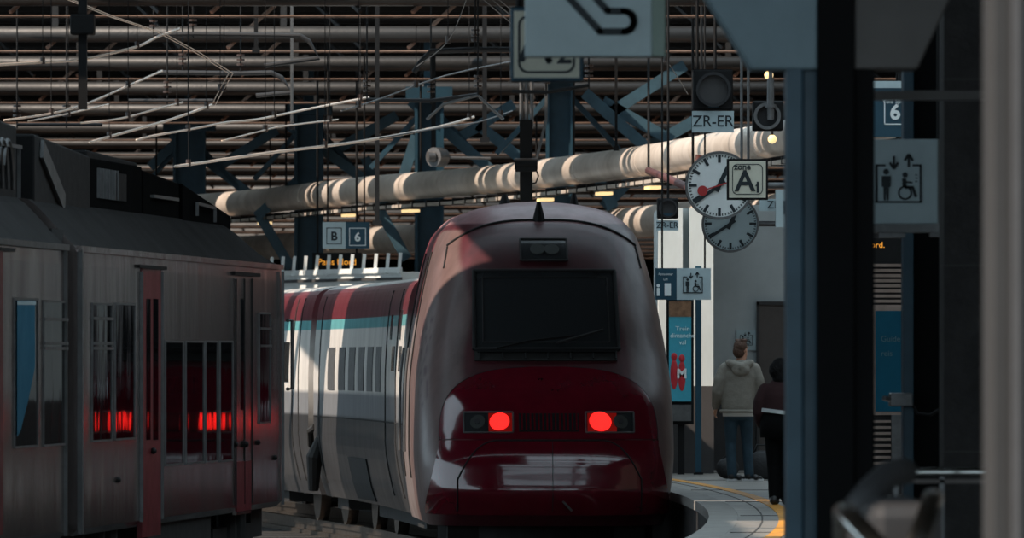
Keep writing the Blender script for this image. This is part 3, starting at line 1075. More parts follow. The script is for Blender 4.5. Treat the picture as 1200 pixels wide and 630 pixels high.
for px0, px1, py in ((160, 192, 313), (272, 302, 321), (-4, 14, 292)):
    sbox(px0, py - 2, px1, py + 2, M['black'], 'drip_rail', carB if px0 < 50 else carA, .03, .05)
for px, py in ((137, 562), (275, 520), (301, 518), (321, 536)):
    MB().ball(S(sy(px), sz(px, py), -.01), .028).build('side_knob', M['black'], carA)
# cantrail strips, corner posts, sill line
b = MB().beam(S(72.4, 2.44, -.012), S(87.1, 2.44, -.012), .04, .05)
b.build('cantrail', M['steel'], carA)
MB().beam(S(53, 2.44, -.012), S(71.7, 2.44, -.012), .04, .05).build('cantrail', M['dull'], carB)
MB().beam(S(72.5, .02, -.01), S(72.5, 2.44, -.01), .04, .2, up=(0, 1, 0)).build('corner_post', M['dull'], carA)
MB().beam(S(71.6, .02, -.01), S(71.6, 2.44, -.01), .03, .06, up=(0, 1, 0)).build('corner_post', M['dull'], carB)
MB().beam(S(87.12, .02, -.02), S(87.12, 2.4, -.02), .03, .03).build('corner_post', M['dull'], carA)
MB().tube([S(87.1, 1.2, -.07), S(87.25, 1.2, -.1), S(87.25, 1.9, -.1), S(87.1, 1.9, -.07)], .02, 6).build('grab_rail', M['dull'], carA)
# gangway between the two cars
b = MB()
b.add([S(Y, z, o) for Y in (71.7, 72.4) for z in (.1, 2.6) for o in (.12, 2.68)], [(0, 1, 3, 2), (4, 6, 7, 5), (0, 4, 5, 1), (2, 3, 7, 6), (0, 2, 6, 4), (1, 5, 7, 3)])
b.build('gangway', M['black2'], carB)
# end face: window, lamps, buffer beam
b = MB().add([S(Y, z, o) for Y in (87.0, 87.24) for z in (1.2, 2.2) for o in (.5, 2.3)], [(0, 1, 3, 2), (4, 6, 7, 5), (0, 4, 5, 1), (2, 3, 7, 6), (0, 2, 6, 4), (1, 5, 7, 3)])
b.build('end_window', M['glass'], carA)
# underframe, bogies
def ubox(y0, y1, z0, z1, o0, o1, root, m, name):
    b = MB().add([S(Y, z, o) for Y in (y0, y1) for z in (z0, z1) for o in (o0, o1)], [(0, 1, 3, 2), (4, 6, 7, 5), (0, 4, 5, 1), (2, 3, 7, 6), (0, 2, 6, 4), (1, 5, 7, 3)])
    return b.build(name, m, root)
def side_bogie(yc, root):
    bo = MB().beam(S(yc, -.25, .25), S(yc, -.25, 2.55), .2, .18)
    for o in (.25, 2.55):
        bo.beam(S(yc - 1.6, -.25, o), S(yc + 1.6, -.25, o), .14, .2)
        for d_ in (-.4, .4):
            bo.tube([S(yc + d_, -.3, o - .05), S(yc + d_, .02, o - .05)], .1, 10)
    o_ = bo.build('bogie', M['grime'], root)
    for d_ in (-1.2, 1.2):
        bb = MB()
        for o in (.66, 2.02):
            bb.cyl(S(yc + d_, -.3, o), S(yc + d_, -.3, o + .13), .455, 28)
        bb.cyl(S(yc + d_, -.3, .3), S(yc + d_, -.3, 2.5), .08, 10)
        bb.build('wheelset', M['rail'], o_)
side_bogie(84.6, carA); side_bogie(75.2, carA); side_bogie(69, carB); side_bogie(56, carB)
ubox(77.6, 82.2, -.45, .03, .1, 2.7, carA, M['grime'], 'equipment_box')
ubox(59, 66, -.45, .03, .1, 2.7, carB, M['grime'], 'equipment_box')
ubox(86.2, 87.15, -.3, .03, .2, 2.6, carA, M['grime'], 'buffer_beam')
for o in (.6, 2.2):
    MB().cyl(S(87.1, .05, o), S(87.7, .05, o), .1, 12).cyl(S(87.65, .05, o), S(87.72, .05, o), .22, 18).build('buffer', M['grime'], carA)
# roof equipment
def rbox(y0, y1, z1, o0, o1, root, name, m='roofgear', z0=2.8, bevel=.02, z1b=None):
    zb = z1 if z1b is None else z1b
    b = MB().add([S(Y, z, o) for Y, zt in ((y0, z1), (y1, zb)) for z in (z0, zt) for o in (o0, o1)], [(0, 1, 3, 2), (4, 6, 7, 5), (0, 4, 5, 1), (2, 3, 7, 6), (0, 2, 6, 4), (1, 5, 7, 3)])
    return b.build(name, M[m], root, bevel=bevel)
c1 = rbox(76.1, 79.6, 3.30, .42, 2.4, carA, 'roof_unit')
for k in range(7):
    MB().beam(S(76.6 + k * .2, 2.95, .41), S(76.6 + k * .2, 3.22, .41), .04, .05).build('vent_rib', M['dull'], c1)
ubox(77.6, 78.4, 2.95, 3.2, .40, .44, carA, M['black'], 'roof_unit_opening')
rbox(79.7, 82.3, 3.27, .42, 2.35, carA, 'roof_unit', z1b=3.2)
ubox(80.2, 82.0, 3.02, 3.05, .38, .5, carA, M['dull'], 'roof_ledge')
rbox(82.4, 86.2, 3.2, .40, 2.3, carA, 'roof_unit', z1b=2.95, z0=2.6)
rbox(77.2, 80.6, 3.40, .6, 2.0, carA, 'roof_hatch', 'black', z1b=3.36)
rbox(72.6, 76.0, 3.42, .40, 2.3, carA, 'roof_fairing', 'black', z1b=3.31)
b = MB()
b.beam(S(83.2, 2.9, .36), S(83.2, 3.02, .36), .03, .03).beam(S(83.2, 3.02, .36), S(84.6, 3.0, .36), .03, .03).beam(S(84.6, 3.0, .36), S(84.6, 2.86, .36), .03, .03)
b.build('roof_rail', M['dull'], carA)
rbox(60, 65, 3.2, .55, 2.3, carB, 'roof_unit', 'black')
# sloped pantograph housing with a pale strut, on the roof of the left car
rbox(65.2, 71.7, 3.66, .42, 2.3, carB, 'roof_fairing', 'black', z1b=3.46)
MB().beam(S(72.9, 3.3, .38), S(74.2, 2.86, .38), .03, .16, up=(0, 0, 1)).build('pale_strut', M['dull'], carA)
for k in range(3):
    Yc = 70.2 + k * .3
    MB().tube([S(Yc + .3 * math.cos(t), 2.87 + .45 * math.sin(t), .36) for t in linspace(.1, 2.6, 12)], .02, 6).build('roof_cable', M['dull'], carB)
MB().beam(S(68.2, 3.28, .37), S(71.6, 3.28, .37), .03, .03).beam(S(71.5, 3.28, .37), S(71.5, 2.85, .37), .03, .03).build('roof_frame', M['dull'], carB)

for o, lb in ((.68, 'running rail under the right wheels of the steel train'), (2.12, 'running rail under the left wheels of the steel train')):
    b = MB()
    b.beam(S(40, RAIL - .04, o), S(103, RAIL - .04, o), .07, .08).beam(S(40, RAIL - .2, o), S(103, RAIL - .2, o), .14, .08).beam(S(40, RAIL - .12, o), S(103, RAIL - .12, o), .02, .12)
    tag(b.build('rail', M['rail']), lb, 'rail', 'running rails')

# ------------------------------------------------------------------ back wall block, door, notices
def panel(x0p, y0p, x1p, y1p, Y, d, m, name, parent=None, bevel=0):
    """upright panel whose front face is at depth Y"""
    a, c = P(x0p, y1p, Y), P(x1p, y0p, Y)
    return MB().bx((a.x, Y, a.z), (c.x, Y + d, c.z)).build(name, m, parent, bevel=bevel)
WY = 116.0
xl = (835 - 600) * WY / F
tag(MB().bx((xl, WY, .0), (14, WY + 6, 3.6)).build('wall_front', M['wallgrey']), kind='structure')
tag(MB().bx((xl - .002, WY - .03, 0), (14, WY, (421 - 470) * WY / F + EYE)).build('trim_5', M['dado']), 'dark lower part of the grey wall', kind='structure')
# pale lit pilaster pair at the corner
x0, x1, xg0, xg1 = [(p - 600) * 112.6 / F for p in (772, 836, 800, 808)]
tag(MB().bx((x0, 112.6, 0), (xg0, 116.6, 3.5)).bx((xg1, 112.6, 0), (x1, 116.6, 3.5)).bx((x0, 112.9, 0), (x1, 116.6, 3.5)).build('wall_corner', M['wallpale']), kind='structure')
tag(MB().bx((x0 - .01, 112.55, 0), (x1 + .005, 112.7, EYE + (421 - 452) * .01126)).build('trim_6', M['dado']), kind='structure')
dr = panel(889, 357, 925, 549, WY - .06, .05, M['doorp'], 'door_1')
tag(dr, 'brown grey door in the grey wall behind the walking man', kind='structure')
MB().bx(P(910, 480, WY - .12), P(913, 440, WY - .06)).build('door_handle', M['black'], dr)
panel(887, 354, 890, 549, WY - .09, .08, M['dado'], 'door_frame', dr)
panel(887, 353, 926, 357, WY - .09, .08, M['dado'], 'door_frame', dr)

def lift_picto(b, x, y, z, s):
    """person, wheelchair user and up and down arrows in a rounded frame; s = frame width"""
    t = s * .045
    x0, x1, z0, z1 = x - s / 2, x + s / 2, z - s * .44, z + s * .40
    b.bx((x0, y, z0), (x1, y - .004, z0 + t)).bx((x0, y, z0), (x0 + t, y - .004, z1)).bx((x1 - t, y, z0), (x1, y - .004, z1))
    b.bx((x0, y, z1 - t), (x0 + s * .22, y - .004, z1)).bx((x1 - s * .2, y, z1 - t), (x1, y - .004, z1))
    for ax, up in ((x - s * .10, -1), (x + s * .22, 1)):
        zc = z + s * .46
        b.bx((ax - t * .6, y, zc - s * .12), (ax + t * .6, y - .004, zc + s * .12))
        tip, ba = zc + up * s * .16, zc + up * s * .02
        b.beam((ax - s * .09, y - .002, ba), (ax, y - .002, tip), .004, t * 1.2, up=(0, 0, 1)).beam((ax + s * .09, y - .002, ba), (ax, y - .002, tip), .004, t * 1.2)
    px = x - s * .27
    b.cyl((px, y, z + s * .24), (px, y - .004, z + s * .24), s * .065, 16)
    b.prism([(px - s * .10, z + s * .15), (px + s * .10, z + s * .15), (px + s * .10, z - s * .08), (px + s * .06, z - s * .10), (px + s * .055, z - s * .38), (px + s * .01, z - s * .38), (px, z - s * .12), (px - s * .01, z - s * .38), (px - s * .055, z - s * .38), (px - s * .06, z - s * .10), (px - s * .10, z - s * .08)], y - .004, y)
    wx = x + s * .14
    b.ring((wx, y, z - s * .22), s * .115, s * .155, y - .004, y, 28)
    b.cyl((wx + s * .0, y, z + s * .17), (wx, y - .004, z + s * .17), s * .06, 16)
    b.beam((wx - s * .02, y - .002, z + s * .10), (wx - s * .01, y - .002, z - s * .10), .004, s * .09, up=(1, 0, 0))
    b.beam((wx - s * .01, y - .002, z - s * .10), (wx + s * .17, y - .002, z - s * .10), .004, s * .06)
    b.beam((wx + s * .16, y - .002, z - s * .08), (wx + s * .24, y - .002, z - s * .31), .004, s * .06, up=(1, 0, 0))
    b.beam((wx, y - .002, z + s * .02), (wx + s * .16, y - .002, z - s * .0), .004, s * .04)
    for k in range(3):
        b.bx((x + s * .36, y, z + s * (.02 + .07 * k)), (x + s * .41, y - .004, z + s * (.04 + .07 * k)))

n1 = thing('lift_notice', P(875, 410, WY), 'small pale lift notice on the grey wall above the walking man', 'sign')
panel(863, 387, 886, 410, WY - .04, .04, M['plate'], 'notice_board', n1)
b = MB(); c = P(874.5, 398, WY - .041); lift_picto(b, c.x, WY - .041, c.z, .17)
b.build('pictogram', M['ink'], n1)

# lit advertising case on a post
AY = 111.4
ad = thing('poster_case', P(797, 548, AY), 'tall poster case with red figures on a dark post, right of the maroon train', 'poster case')
ad_z = 0.0
panel(781, 350, 813, 497, AY, .18, M['black'], 'case_body', ad, bevel=.01)
pf_ = panel(784, 353, 810, 470, AY - .04, .05, M['posterlit'], 'poster', ad)
b = MB()
text_mb(b, 'Trains', P(801, 384, 1).x * 1 + 0, 0, 0, .01) if False else None
for k, s_ in enumerate(('Trein', 'dimanche', 'val')):
    b = MB()
    c = P(800, 385 + k * 8, AY - .06)
    text_mb(b, s_, c.x, AY - .05, c.z, .085)
    b.build('poster_lettering', M['inkw'], pf_)
b = MB()
for px, py, h in ((790, 440, 34), (799, 442, 26)):
    c = P(px, py, AY - .06)
    b.ball(c + Vector((0, 0, .02)), (.05, .012, .2)).ball(c + Vector((0, 0, .25)), (.04, .012, .05))
b.build('poster_figure', mat('poster red', srgb(190, 40, 50), .5), pf_)
b = MB(); c = P(799, 438, AY - .08); text_mb(b, 'M', c.x, AY - .075, c.z, .17, bold=.006); b.build('poster_initial', M['inkw'], pf_)
panel(784, 353, 810, 371, AY - .06, .02, mat('poster warm picture', srgb(150, 110, 80), .5, var=.6, scale=12), 'poster_picture', pf_)
panel(784, 474, 810, 493, AY - .04, .05, M['dull'], 'case_base_panel', ad)
b = MB().bx(P(794, 560, AY + .05), P(802, 495, AY + .15)); b.v = [Vector((v.x, v.y, max(v.z, 0.0))) for v in b.v]
b.build('post', M['black'], ad)
pp = thing('signpost', P(819, 550, AY), 'slim dark teal post standing between the poster case and the grey wall', 'post')
b = MB().bx((P(815, 0, AY).x, AY, 0), (P(822, 0, AY).x, AY + .1, 2.72)); b.build('post', M['navy'], pp)
MB().bx((P(813, 0, AY).x, AY - .08, 0), (P(824, 0, AY).x, AY + .18, .03)).build('base', M['black'], pp)

# hanging lift direction sign, two halves
hs = thing('lift_direction_sign', P(801, 351, 108), 'hanging sign with teal left half and pale lift pictogram half, beside the maroon train', 'sign')
panel(768, 314, 793, 351, 108, .12, M['navy'], 'teal_panel', hs)
panel(793, 314, 833, 351, 108, .12, M['plate'], 'pale_panel', hs)
b = MB(); c = P(812, 333, 107.99); lift_picto(b, c.x, 107.995, c.z, .25); b.build('pictogram', M['ink'], hs)
b = MB()
c = P(776, 340, 108)
b.bx((c.x + .03, 107.99, c.z - .07), (c.x + .11, 108, c.z + .09)); b.beam((c.x - .05, 107.995, c.z - .07), (c.x - .05, 107.995, c.z + .03), .004, .035, up=(1, 0, 0)).cyl((c.x - .05, 107.99, c.z + .06), (c.x - .05, 108, c.z + .06), .022, 12)
text_mb(b, 'Ascenseur', P(780, 323, 108).x, 107.994, P(780, 321, 108).z, .045); text_mb(b, 'Lift', P(780, 328, 108).x, 107.994, P(780, 327, 108).z, .045)
b.build('pictogram', M['inkw'], hs)
for px in (776, 826):
    c = P(px, 314, 108.06)
    MB().cyl(c, (c.x, 108.06, 7.59), .012, 8).build('hanger_rod', M['black'], hs)

# ------------------------------------------------------------------ platform shelter behind the train, letter and number sign
sh = thing('platform_shelter', P(405, 400, 152) * 1, 'white edged platform shelter roof with a row of short upright brackets, above the maroon coach', 'shelter')
ORGs = ORG[sh.name]
A_, B_ = P(330, 322, 154), P(470, 318, 148.5)
dv = (B_ - A_); side = Vector((dv.y, -dv.x, 0)).normalized()
if side.y < 0: side = -side
zt = (A_.z + B_.z) / 2
A_.z = B_.z = zt
A0 = A_ - dv * .8
b = MB()
vs = [e + side * k + Vector((0, 0, z)) for e in (A0, B_) for k in (0, 2.4) for z in (-.34, .0)]
b.add(vs, [(0, 1, 3, 2), (4, 6, 7, 5), (0, 4, 5, 1), (2, 3, 7, 6), (0, 2, 6, 4), (1, 5, 7, 3)])
b.build('shelter_roof', M['white'], sh)
b = MB()
for k in range(19):
    p = A0.lerp(B_, k / 18 * .98 + .01)
    MB().beam(p + Vector((0, -.06, -.03)), p + Vector((.03, -.06, .33)), .07, .06, up=(1, 0, 0)).build('bracket', M['white'], sh)
MB().beam(A0 + Vector((0, -.08, .03)), B_ + Vector((0, -.08, .03)), .05, .09).build('top_rail', M['white'], sh)
MB().beam(A0 + Vector((0, -.08, -.12)), B_ + Vector((0, -.08, -.12)), .05, .05).build('gutter', M['dull'], sh)
for k in (0.02, .35, .68, .98):
    p = A0.lerp(B_, k) + side * 1.2
    MB().bx((p.x - .06, p.y - .06, 0), (p.x + .06, p.y + .06, zt - .2)).build('post', M['teal'], sh)

pl = thing('platform_sign', P(405, 291, 143), 'paired platform sign with pale letter B and dark teal number 6, above the maroon coach', 'sign')
panel(378, 260, 405, 291, 143, .2, M['plate'], 'letter_panel', pl)
panel(405, 260, 433, 291, 143, .2, M['navy'], 'number_panel', pl)
def frame(b, x0, z0, x1, z1, t, y):
    b.bx((x0, y, z0), (x1, y - .004, z0 + t)).bx((x0, y, z1 - t), (x1, y - .004, z1)).bx((x0, y, z0), (x0 + t, y - .004, z1)).bx((x1 - t, y, z0), (x1, y - .004, z1))
b = MB(); c = P(391.5, 277, 143); text_mb(b, 'B', c.x, 142.995, c.z, .2, bold=.006); frame(b, c.x - .13, c.z - .13, c.x + .13, c.z + .15, .012, 143); b.build('lettering', M['ink'], pl)
b = MB(); c = P(419, 278, 143); text_mb(b, '6', c.x, 142.995, c.z, .2, bold=.006); frame(b, c.x - .14, c.z - .14, c.x + .14, c.z + .16, .012, 143); b.build('lettering', M['inkw'], pl)
for px in (384, 427):
    c = P(px, 260, 143.1)
    MB().cyl(c, (c.x, 143.1, 7.59), .015, 8).build('hanger_rod', M['black'], pl)
ds = thing('departure_display', P(398, 315, 157), 'dark departure display with amber text behind the shelter brackets', 'display')
panel(366, 296, 424, 318, 157, .25, M['black'], 'display_case', ds)
b = MB(); c = P(395, 307, 157); text_mb(b, 'Paris Nord', c.x, 156.994, c.z, .16); b.build('amber_lettering', M['amber'], ds)
for px in (372, 418):
    c = P(px, 297, 157.12)
    MB().cyl(c, (c.x, 157.12, 7.59), .02, 8).build('hanger_rod', M['black'], ds)

# ------------------------------------------------------------------ station clocks and signs by the columns
def clock(px, py, r_px, Y, lb, hour, minute, arm_to, second=None, face='white'):
    c = P(px, py, Y)
    R = r_px * Y / F
    t = thing('station_clock', c - Vector((0, 0, R)), lb, 'clock', 'station clocks')
    b = MB().cyl((c.x, Y, c.z), (c.x, Y + .2, c.z), R, 56); b.build('case', M['black'], t, smooth=False)
    b = MB().cyl((c.x, Y - .012, c.z), (c.x, Y, c.z), R * .93, 56); b.build('dial', M[face], t)
    b = MB().ring((c.x, Y, c.z), R * .93, R, Y - .03, Y + .01, 56); b.build('bezel', M['dull'], t)
    b = MB()
    for k in range(60):
        a = math.radians(6 * k)
        d = Vector((math.sin(a), 0, math.cos(a)))
        l, w = (.24, .055) if k % 5 == 0 else (.07, .02)
        b.beam(Vector((c.x, Y - .015, c.z)) + d * R * (.9 - l), Vector((c.x, Y - .015, c.z)) + d * R * .9, .006, w * R * 2 * .8, up=Vector((d.z, 0, -d.x)))
    b.build('minute_marks', M['ink'], t)
    def hand(deg, l0, l1, w, m, name, y):
        a = math.radians(deg)
        d = Vector((math.sin(a), 0, math.cos(a)))
        o = Vector((c.x, Y - y, c.z))
        bb = MB().beam(o - d * R * l0, o + d * R * l1, .006, w * R, up=Vector((d.z, 0, -d.x)))
        if name == 'second_hand':
            q = o + d * R * .52
            bb.cyl(q, q + Vector((0, -.006, 0)), R * .15, 24)
        bb.build(name, m, t)
    hand(hour, .2, .6, .13, M['ink'], 'hour_hand', .022)
    hand(minute, .2, .88, .10, M['ink'], 'minute_hand', .03)
    if second is not None:
        hand(second, .3, .6, .04, M['inkr'], 'second_hand', .038)
    q = P(arm_to[0], arm_to[1], Y + .1)
    MB().cyl((c.x, Y + .1, q.z), q, .03, 10).cyl(q, (q.x, q.y, 7.59), .03, 10).build('bracket_arm', M['dull'], t)
    return t
clock(843, 217, 40, 87.5, 'large white station clock with red second hand, partly behind the zone sign', 25, 235, (960, 217), 252)
clock(856, 262, 33.5, 93, 'smaller greyish station clock hung just below the large white one', 25, 237, (962, 262), None, 'plate')

zs = thing('zone_sign', P(876, 233, 85), 'square cream zone sign reading A1 in front of the large clock', 'sign')
panel(852, 186, 900, 234, 85, .14, M['black'], 'sign_box', zs)
panel(854.5, 188.5, 897.5, 231.5, 84.985, .02, M['cream'], 'sign_face', zs)
b = MB()
c = P(876, 210, 84.98)
text_mb(b, 'zone', P(870, 196, 85).x, 84.98, P(870, 195.5, 85).z, .085, bold=.002)
text_mb(b, 'A', P(873, 212, 85).x, 84.98, P(873, 213, 85).z, .29, bold=.006)
text_mb(b, '1', P(888, 220, 85).x, 84.98, P(888, 220, 85).z, .15, bold=.004)
b.beam(P(888, 215.5, 84.978), P(885.6, 218, 84.978), .006, .014)
x0, x1 = P(858, 0, 85).x, P(894, 0, 85).x
z0, z1 = P(0, 228, 85).z, P(0, 192, 85).z
o_, i_ = rrect(x0, z0, x1, z1, .05), rrect(x0 + .008, z0 + .008, x1 - .008, z1 - .008, .043)
k_ = len(o_)
b.add([(p[0], 84.98, p[1]) for p in o_ + i_], [(j, (j + 1) % k_, (j + 1) % k_ + k_, j + k_) for j in range(k_)])
b.build('lettering', M['ink'], zs)
for px in (869, 877):
    c = P(px, 187, 85.07)
    MB().cyl(c, (c.x, 85.07, 7.59), .014, 8).build('hanger_rod', M['dull'], zs)
MB().cyl(P(900, 217, 85.07), P(962, 217, 85.07), .03, 10).build('side_arm', M['dull'], zs)

ic = thing('train_class_sign', P(920, 265, 78), 'cream sign with dark letters IC, half hidden by the teal column', 'sign')
panel(909, 222, 958, 266, 78, .12, M['plate'], 'sign_face', ic)
b = MB(); c = P(929, 244, 78); text_mb(b, 'IC', P(917, 0, 78).x, 77.99, c.z, .17, align='LEFT', bold=.005); b.build('lettering', M['ink'], ic)
c = P(940, 224, 78.06); MB().cyl(c, (c.x, 78.06, 7.59), .014, 8).build('hanger_rod', M['dull'], ic)

def signal(x0, y0, x1, y1, Y, plate, lb, disc, vs=True, text='ZR-ER', rods=(), sz_=.16):
    t = thing('signal_lamp', P((x0 + x1) / 2, plate[3], Y), lb, 'signal', 'departure signal lamps')
    a, c = P(x0, y1, Y), P(x1, y0, Y)
    MB().bx((a.x, Y, a.z), (c.x, Y + .28, c.z)).build('signal_box', M['black'], t, bevel=.02)
    q = P(disc[0], disc[1], Y)
    r = disc[2] * Y / F
    MB().cyl((q.x, Y - .012, q.z), (q.x, Y, q.z), r, 32).build('signal_lens', M['lensdark'], t)
    b = MB().ring((q.x, Y, q.z), r, r * 1.2, Y - .1, Y, 32)
    b.build('lens_hood', M['matt'], t)
    MB().bx(P(disc[0] - 6, y1 - 6, Y - .02), P(disc[0] + 6, y1 - 3, Y)).build('indicator', M['navy'], t)
    a, c = P(plate[0], plate[3], Y), P(plate[2], plate[1], Y)
    pl_ = MB().bx((a.x, Y - .01, a.z), (c.x, Y + .03, c.z)).build('name_plate', M['plate'], t)
    b = MB(); text_mb(b, text, (a.x + c.x) / 2, Y - .012, (a.z + c.z) / 2, sz_ , bold=.001, squash=.96); b.build('plate_lettering', M['ink'], pl_)
    for px in rods:
        q = P(px, y0, Y + .1)
        MB().cyl(q, (q.x, Y + .1, 7.59), .016, 8).build('hanger_rod', M['black'], t)
    return t
signal(812, 81, 859, 129, 88, (811, 130, 860, 155), 'black signal lamp with pale plate below, above the large clock', (836, 105, 17), rods=(817, 838), sz_=.165)
signal(770, 232, 795, 256, 110.2, (769, 258, 795, 270), 'small black signal lamp with plate, hung from the duct left of the clocks', (783, 244, 9), rods=(783,), sz_=.11)
sg = thing('signal_lamp', P(899, 152, 82), 'black ringed signal lamp at the left edge of the teal column', 'signal', 'departure signal lamps')
panel(882, 118, 918, 153, 82, .25, M['black'], 'signal_box', sg, bevel=.02)
q = P(899, 136, 82)
MB().ring((q.x, 82, q.z), .10, .13, 81.92, 82, 32).build('lens_hood', M['dull'], sg)
MB().cyl((q.x, 81.98, q.z), (q.x, 82, q.z), .10, 32).build('signal_lens', M['matt'], sg)
b = MB().cyl(P(903, 92, 81.9), P(903, 140, 81.9), .035, 12).cyl(P(903, 122, 81.9), P(903, 126, 81.9), .055, 12)
b.cyl(P(903, 92, 81.9), Vector((P(903, 0, 81.9).x, 81.9, 7.59)), .02, 10)
b.build('feed_pipe', M['dull'], sg)
zr = thing('signal_plate', P(903, 266, 103.5), 'pale signal plate with letters ZR, beside the smaller clock', 'sign')
panel(890, 233, 934, 247, 103.5, .04, M['plate'], 'plate', zr)
b = MB(); text_mb(b, 'ZR-ER', P(894, 0, 103.5).x + .05, 103.49, P(0, 240, 103.5).z, .13, align='LEFT'); b.build('plate_lettering', M['ink'], zr)
c = P(925, 233, 103.53); MB().cyl(c, (c.x, 103.53, 7.59), .014, 8).build('hanger_rod', M['black'], zr)

# small round lamps near the column
for k, (px, py, lb) in enumerate([(901, 88, 'small lit round lamp above the ringed signal lamp'), (905, 163, 'small lit lamp just below the ringed signal lamp'), (858, 24, 'small lit lamp beside the grey blue column bracket')]):
    c = P(px, py, 103 + 1.5 * k)
    t = thing('bulb_lamp', c, lb, 'lamp', 'bulb lamps near the column')
    MB().ball(c, .055).build('bulb', M['warmlamp'], t, smooth=True)
    MB().cyl(c + Vector((0, 0, .04)), (c.x, c.y, 7.59), .015, 8).build('hanger_rod', M['black'], t)

# ------------------------------------------------------------------ foreground: hanging signs at the top
es = thing('escalator_sign', P(697, 66, 45), 'large pale hanging sign with part of an escalator pictogram, cut by the top edge', 'sign')
a, c = P(615, 66, 45), P(780, -60, 45)
MB().bx((a.x, 45, a.z), (P(764, 0, 45).x, 45.2, c.z)).build('sign_face', M['plate'], es, bevel=.006)
MB().bx((P(764, 0, 45).x, 45.0, a.z), (c.x, 45.2, c.z)).build('side_trim', mat('green grey sign trim', srgb(132, 150, 140), .5, var=.1), es, bevel=.006)
b = MB()
out = [(640, -30), (703, 37), (731, 37)]
arc = [(731 + 12 * math.sin(a), 25 - 12 * math.cos(a + math.pi)) for a in linspace(0, math.pi, 12)]
arc = [(731 + 12 * math.sin(t), 25 + 12 * math.cos(t)) for t in linspace(0, math.pi, 12)]
path = [(637, -35), (703, 37)] + arc + [(712, 13), (662, -42)]
pts = [P(x, y, 44.99) for x, y in path]
for p, q in zip(pts[:-1], pts[1:]):
    b.beam(p, q, .012, .036, up=Vector((0, 0, 1)) if abs((q - p).normalized().z) < .9 else Vector((1, 0, 0)))
for p in pts:
    b.cyl(p + Vector((0, -.006, 0)), p + Vector((0, .006, 0)), .018, 12)
b.build('pictogram', M['ink'], es)
for px in (640, 755):
    q = P(px, -60, 45.1)
    MB().cyl(q, (q.x, 45.1, 7.59), .02, 8).build('hanger_rod', M['black'], es)

a2 = thing('zone_sign', P(640, 94, 52), 'cream zone sign with dark teal frame, half behind the large pale escalator sign', 'sign')
a, c = P(598, 95, 52), P(684, 8, 52)
MB().bx((a.x, 52, a.z), (c.x, 52.2, c.z)).build('sign_box', M['navy'], a2, bevel=.01)
a, c = P(602, 91, 52), P(679, 13, 52)
MB().bx((a.x, 51.985, a.z), (c.x, 52, c.z)).build('sign_face', M['cream'], a2)
b = MB()
x0, x1, z0, z1 = P(607, 0, 52).x, P(674, 0, 52).x, P(0, 86, 52).z, P(0, 18, 52).z
o_, i_ = rrect(x0, z0, x1, z1, .06), rrect(x0 + .014, z0 + .014, x1 - .014, z1 - .014, .05)
k_ = len(o_)
b.add([(p[0], 51.98, p[1]) for p in o_ + i_], [(j, (j + 1) % k_, (j + 1) % k_ + k_, j + k_) for j in range(k_)])
text_mb(b, 'A', P(627, 0, 52).x, 51.98, P(0, 54, 52).z, .30, bold=.006)
text_mb(b, '12', P(652, 0, 52).x, 51.98, P(0, 63, 52).z, .19, bold=.004)
b.build('lettering', M['ink'], a2)
for px in (608, 674):
    q = P(px, 8, 52.1)
    MB().cyl(q, (q.x, 52.1, 7.59), .02, 8).build('hanger_rod', M['black'], a2)

# ------------------------------------------------------------------ foreground columns, bracket plates and pillars
def px_x(px, Y): return (px - 600) * Y / F
col1 = thing('steel_column', (px_x(985, 40), 40, 0), 'thick teal steel column with its shaded side painted black, in the right foreground', 'column')
MB().bx((px_x(921, 40), 39.9, 0), (px_x(940, 40), 40.3, 3.2)).bx((px_x(940, 40), 39.96, 0), (px_x(958, 40), 40.3, 3.2)).build('shaft', M['teal'], col1, bevel=.008)
MB().bx((px_x(957, 40), 39.86, 0), (px_x(1000, 40), 40.35, 7.59)).bx((px_x(1000, 40), 39.9, 0), (px_x(1024, 40), 40.3, 2.95)).build('shaded_side', M['blackshade'], col1, bevel=.008)  # shade on the column's other face, made as a near black box
MB().bx((px_x(915, 40), 39.8, 0), (px_x(1030, 40), 40.4, .04)).build('base_plate', M['blackshade'], col1)
zb = EYE + (421 - 82) * .004
zt_ = EYE + (421 + 60) * .004
b = MB().prism([(px_x(880, 40), zb), (px_x(957, 40), zb), (px_x(957, 40), zt_), (px_x(790, 40), zt_)], 39.88, 40.3)
b.build('bracket_plate', M['greyhaunch'], col1, bevel=.01)
b = MB().prism([(px_x(1000, 40), zb), (px_x(1074, 40), zb), (px_x(1140, 40), zt_), (px_x(1000, 40), zt_)], 39.88, 40.3)
b.build('bracket_plate', M['brownhaunch'], col1, bevel=.01)
MB().bx((px_x(700, 40) + .5, 39.9, zt_), (px_x(1200, 40) + 1, 40.3, zt_ + .3)).build('cross_beam', M['blackshade'], col1)

col2 = thing('steel_column', (px_x(1082, 62), 62, 0), 'dark teal steel column behind the wheelchair lift sign', 'column')
MB().bx((px_x(1058, 62), 61.9, 0), (px_x(1070, 62), 62.25, 7.59)).build('shaft', M['teal'], col2, bevel=.006)
MB().bx((px_x(1070, 62), 62.0, 0), (px_x(1104, 62), 62.25, 7.59)).build('web', M['blackshade'], col2, bevel=.006)
MB().bx((px_x(1052, 62), 61.8, 0), (px_x(1110, 62), 62.3, .04)).build('base_plate', M['blackshade'], col2)
MB().bx(P(1043, 476, 61.7), P(1068, 460, 61.95)).build('control_box', M['dull'], col2, bevel=.01)
MB().tube([P(1068, 472, 61.8), P(1075, 484, 61.8), P(1090, 486, 61.8), P(1103, 478, 61.85)], .012, 6).build('cable', M['black'], col2)
MB().beam(P(1036, 466, 61.7), P(1050, 470, 61.75), .05, .03).build('control_arm', M['dull'], col2)
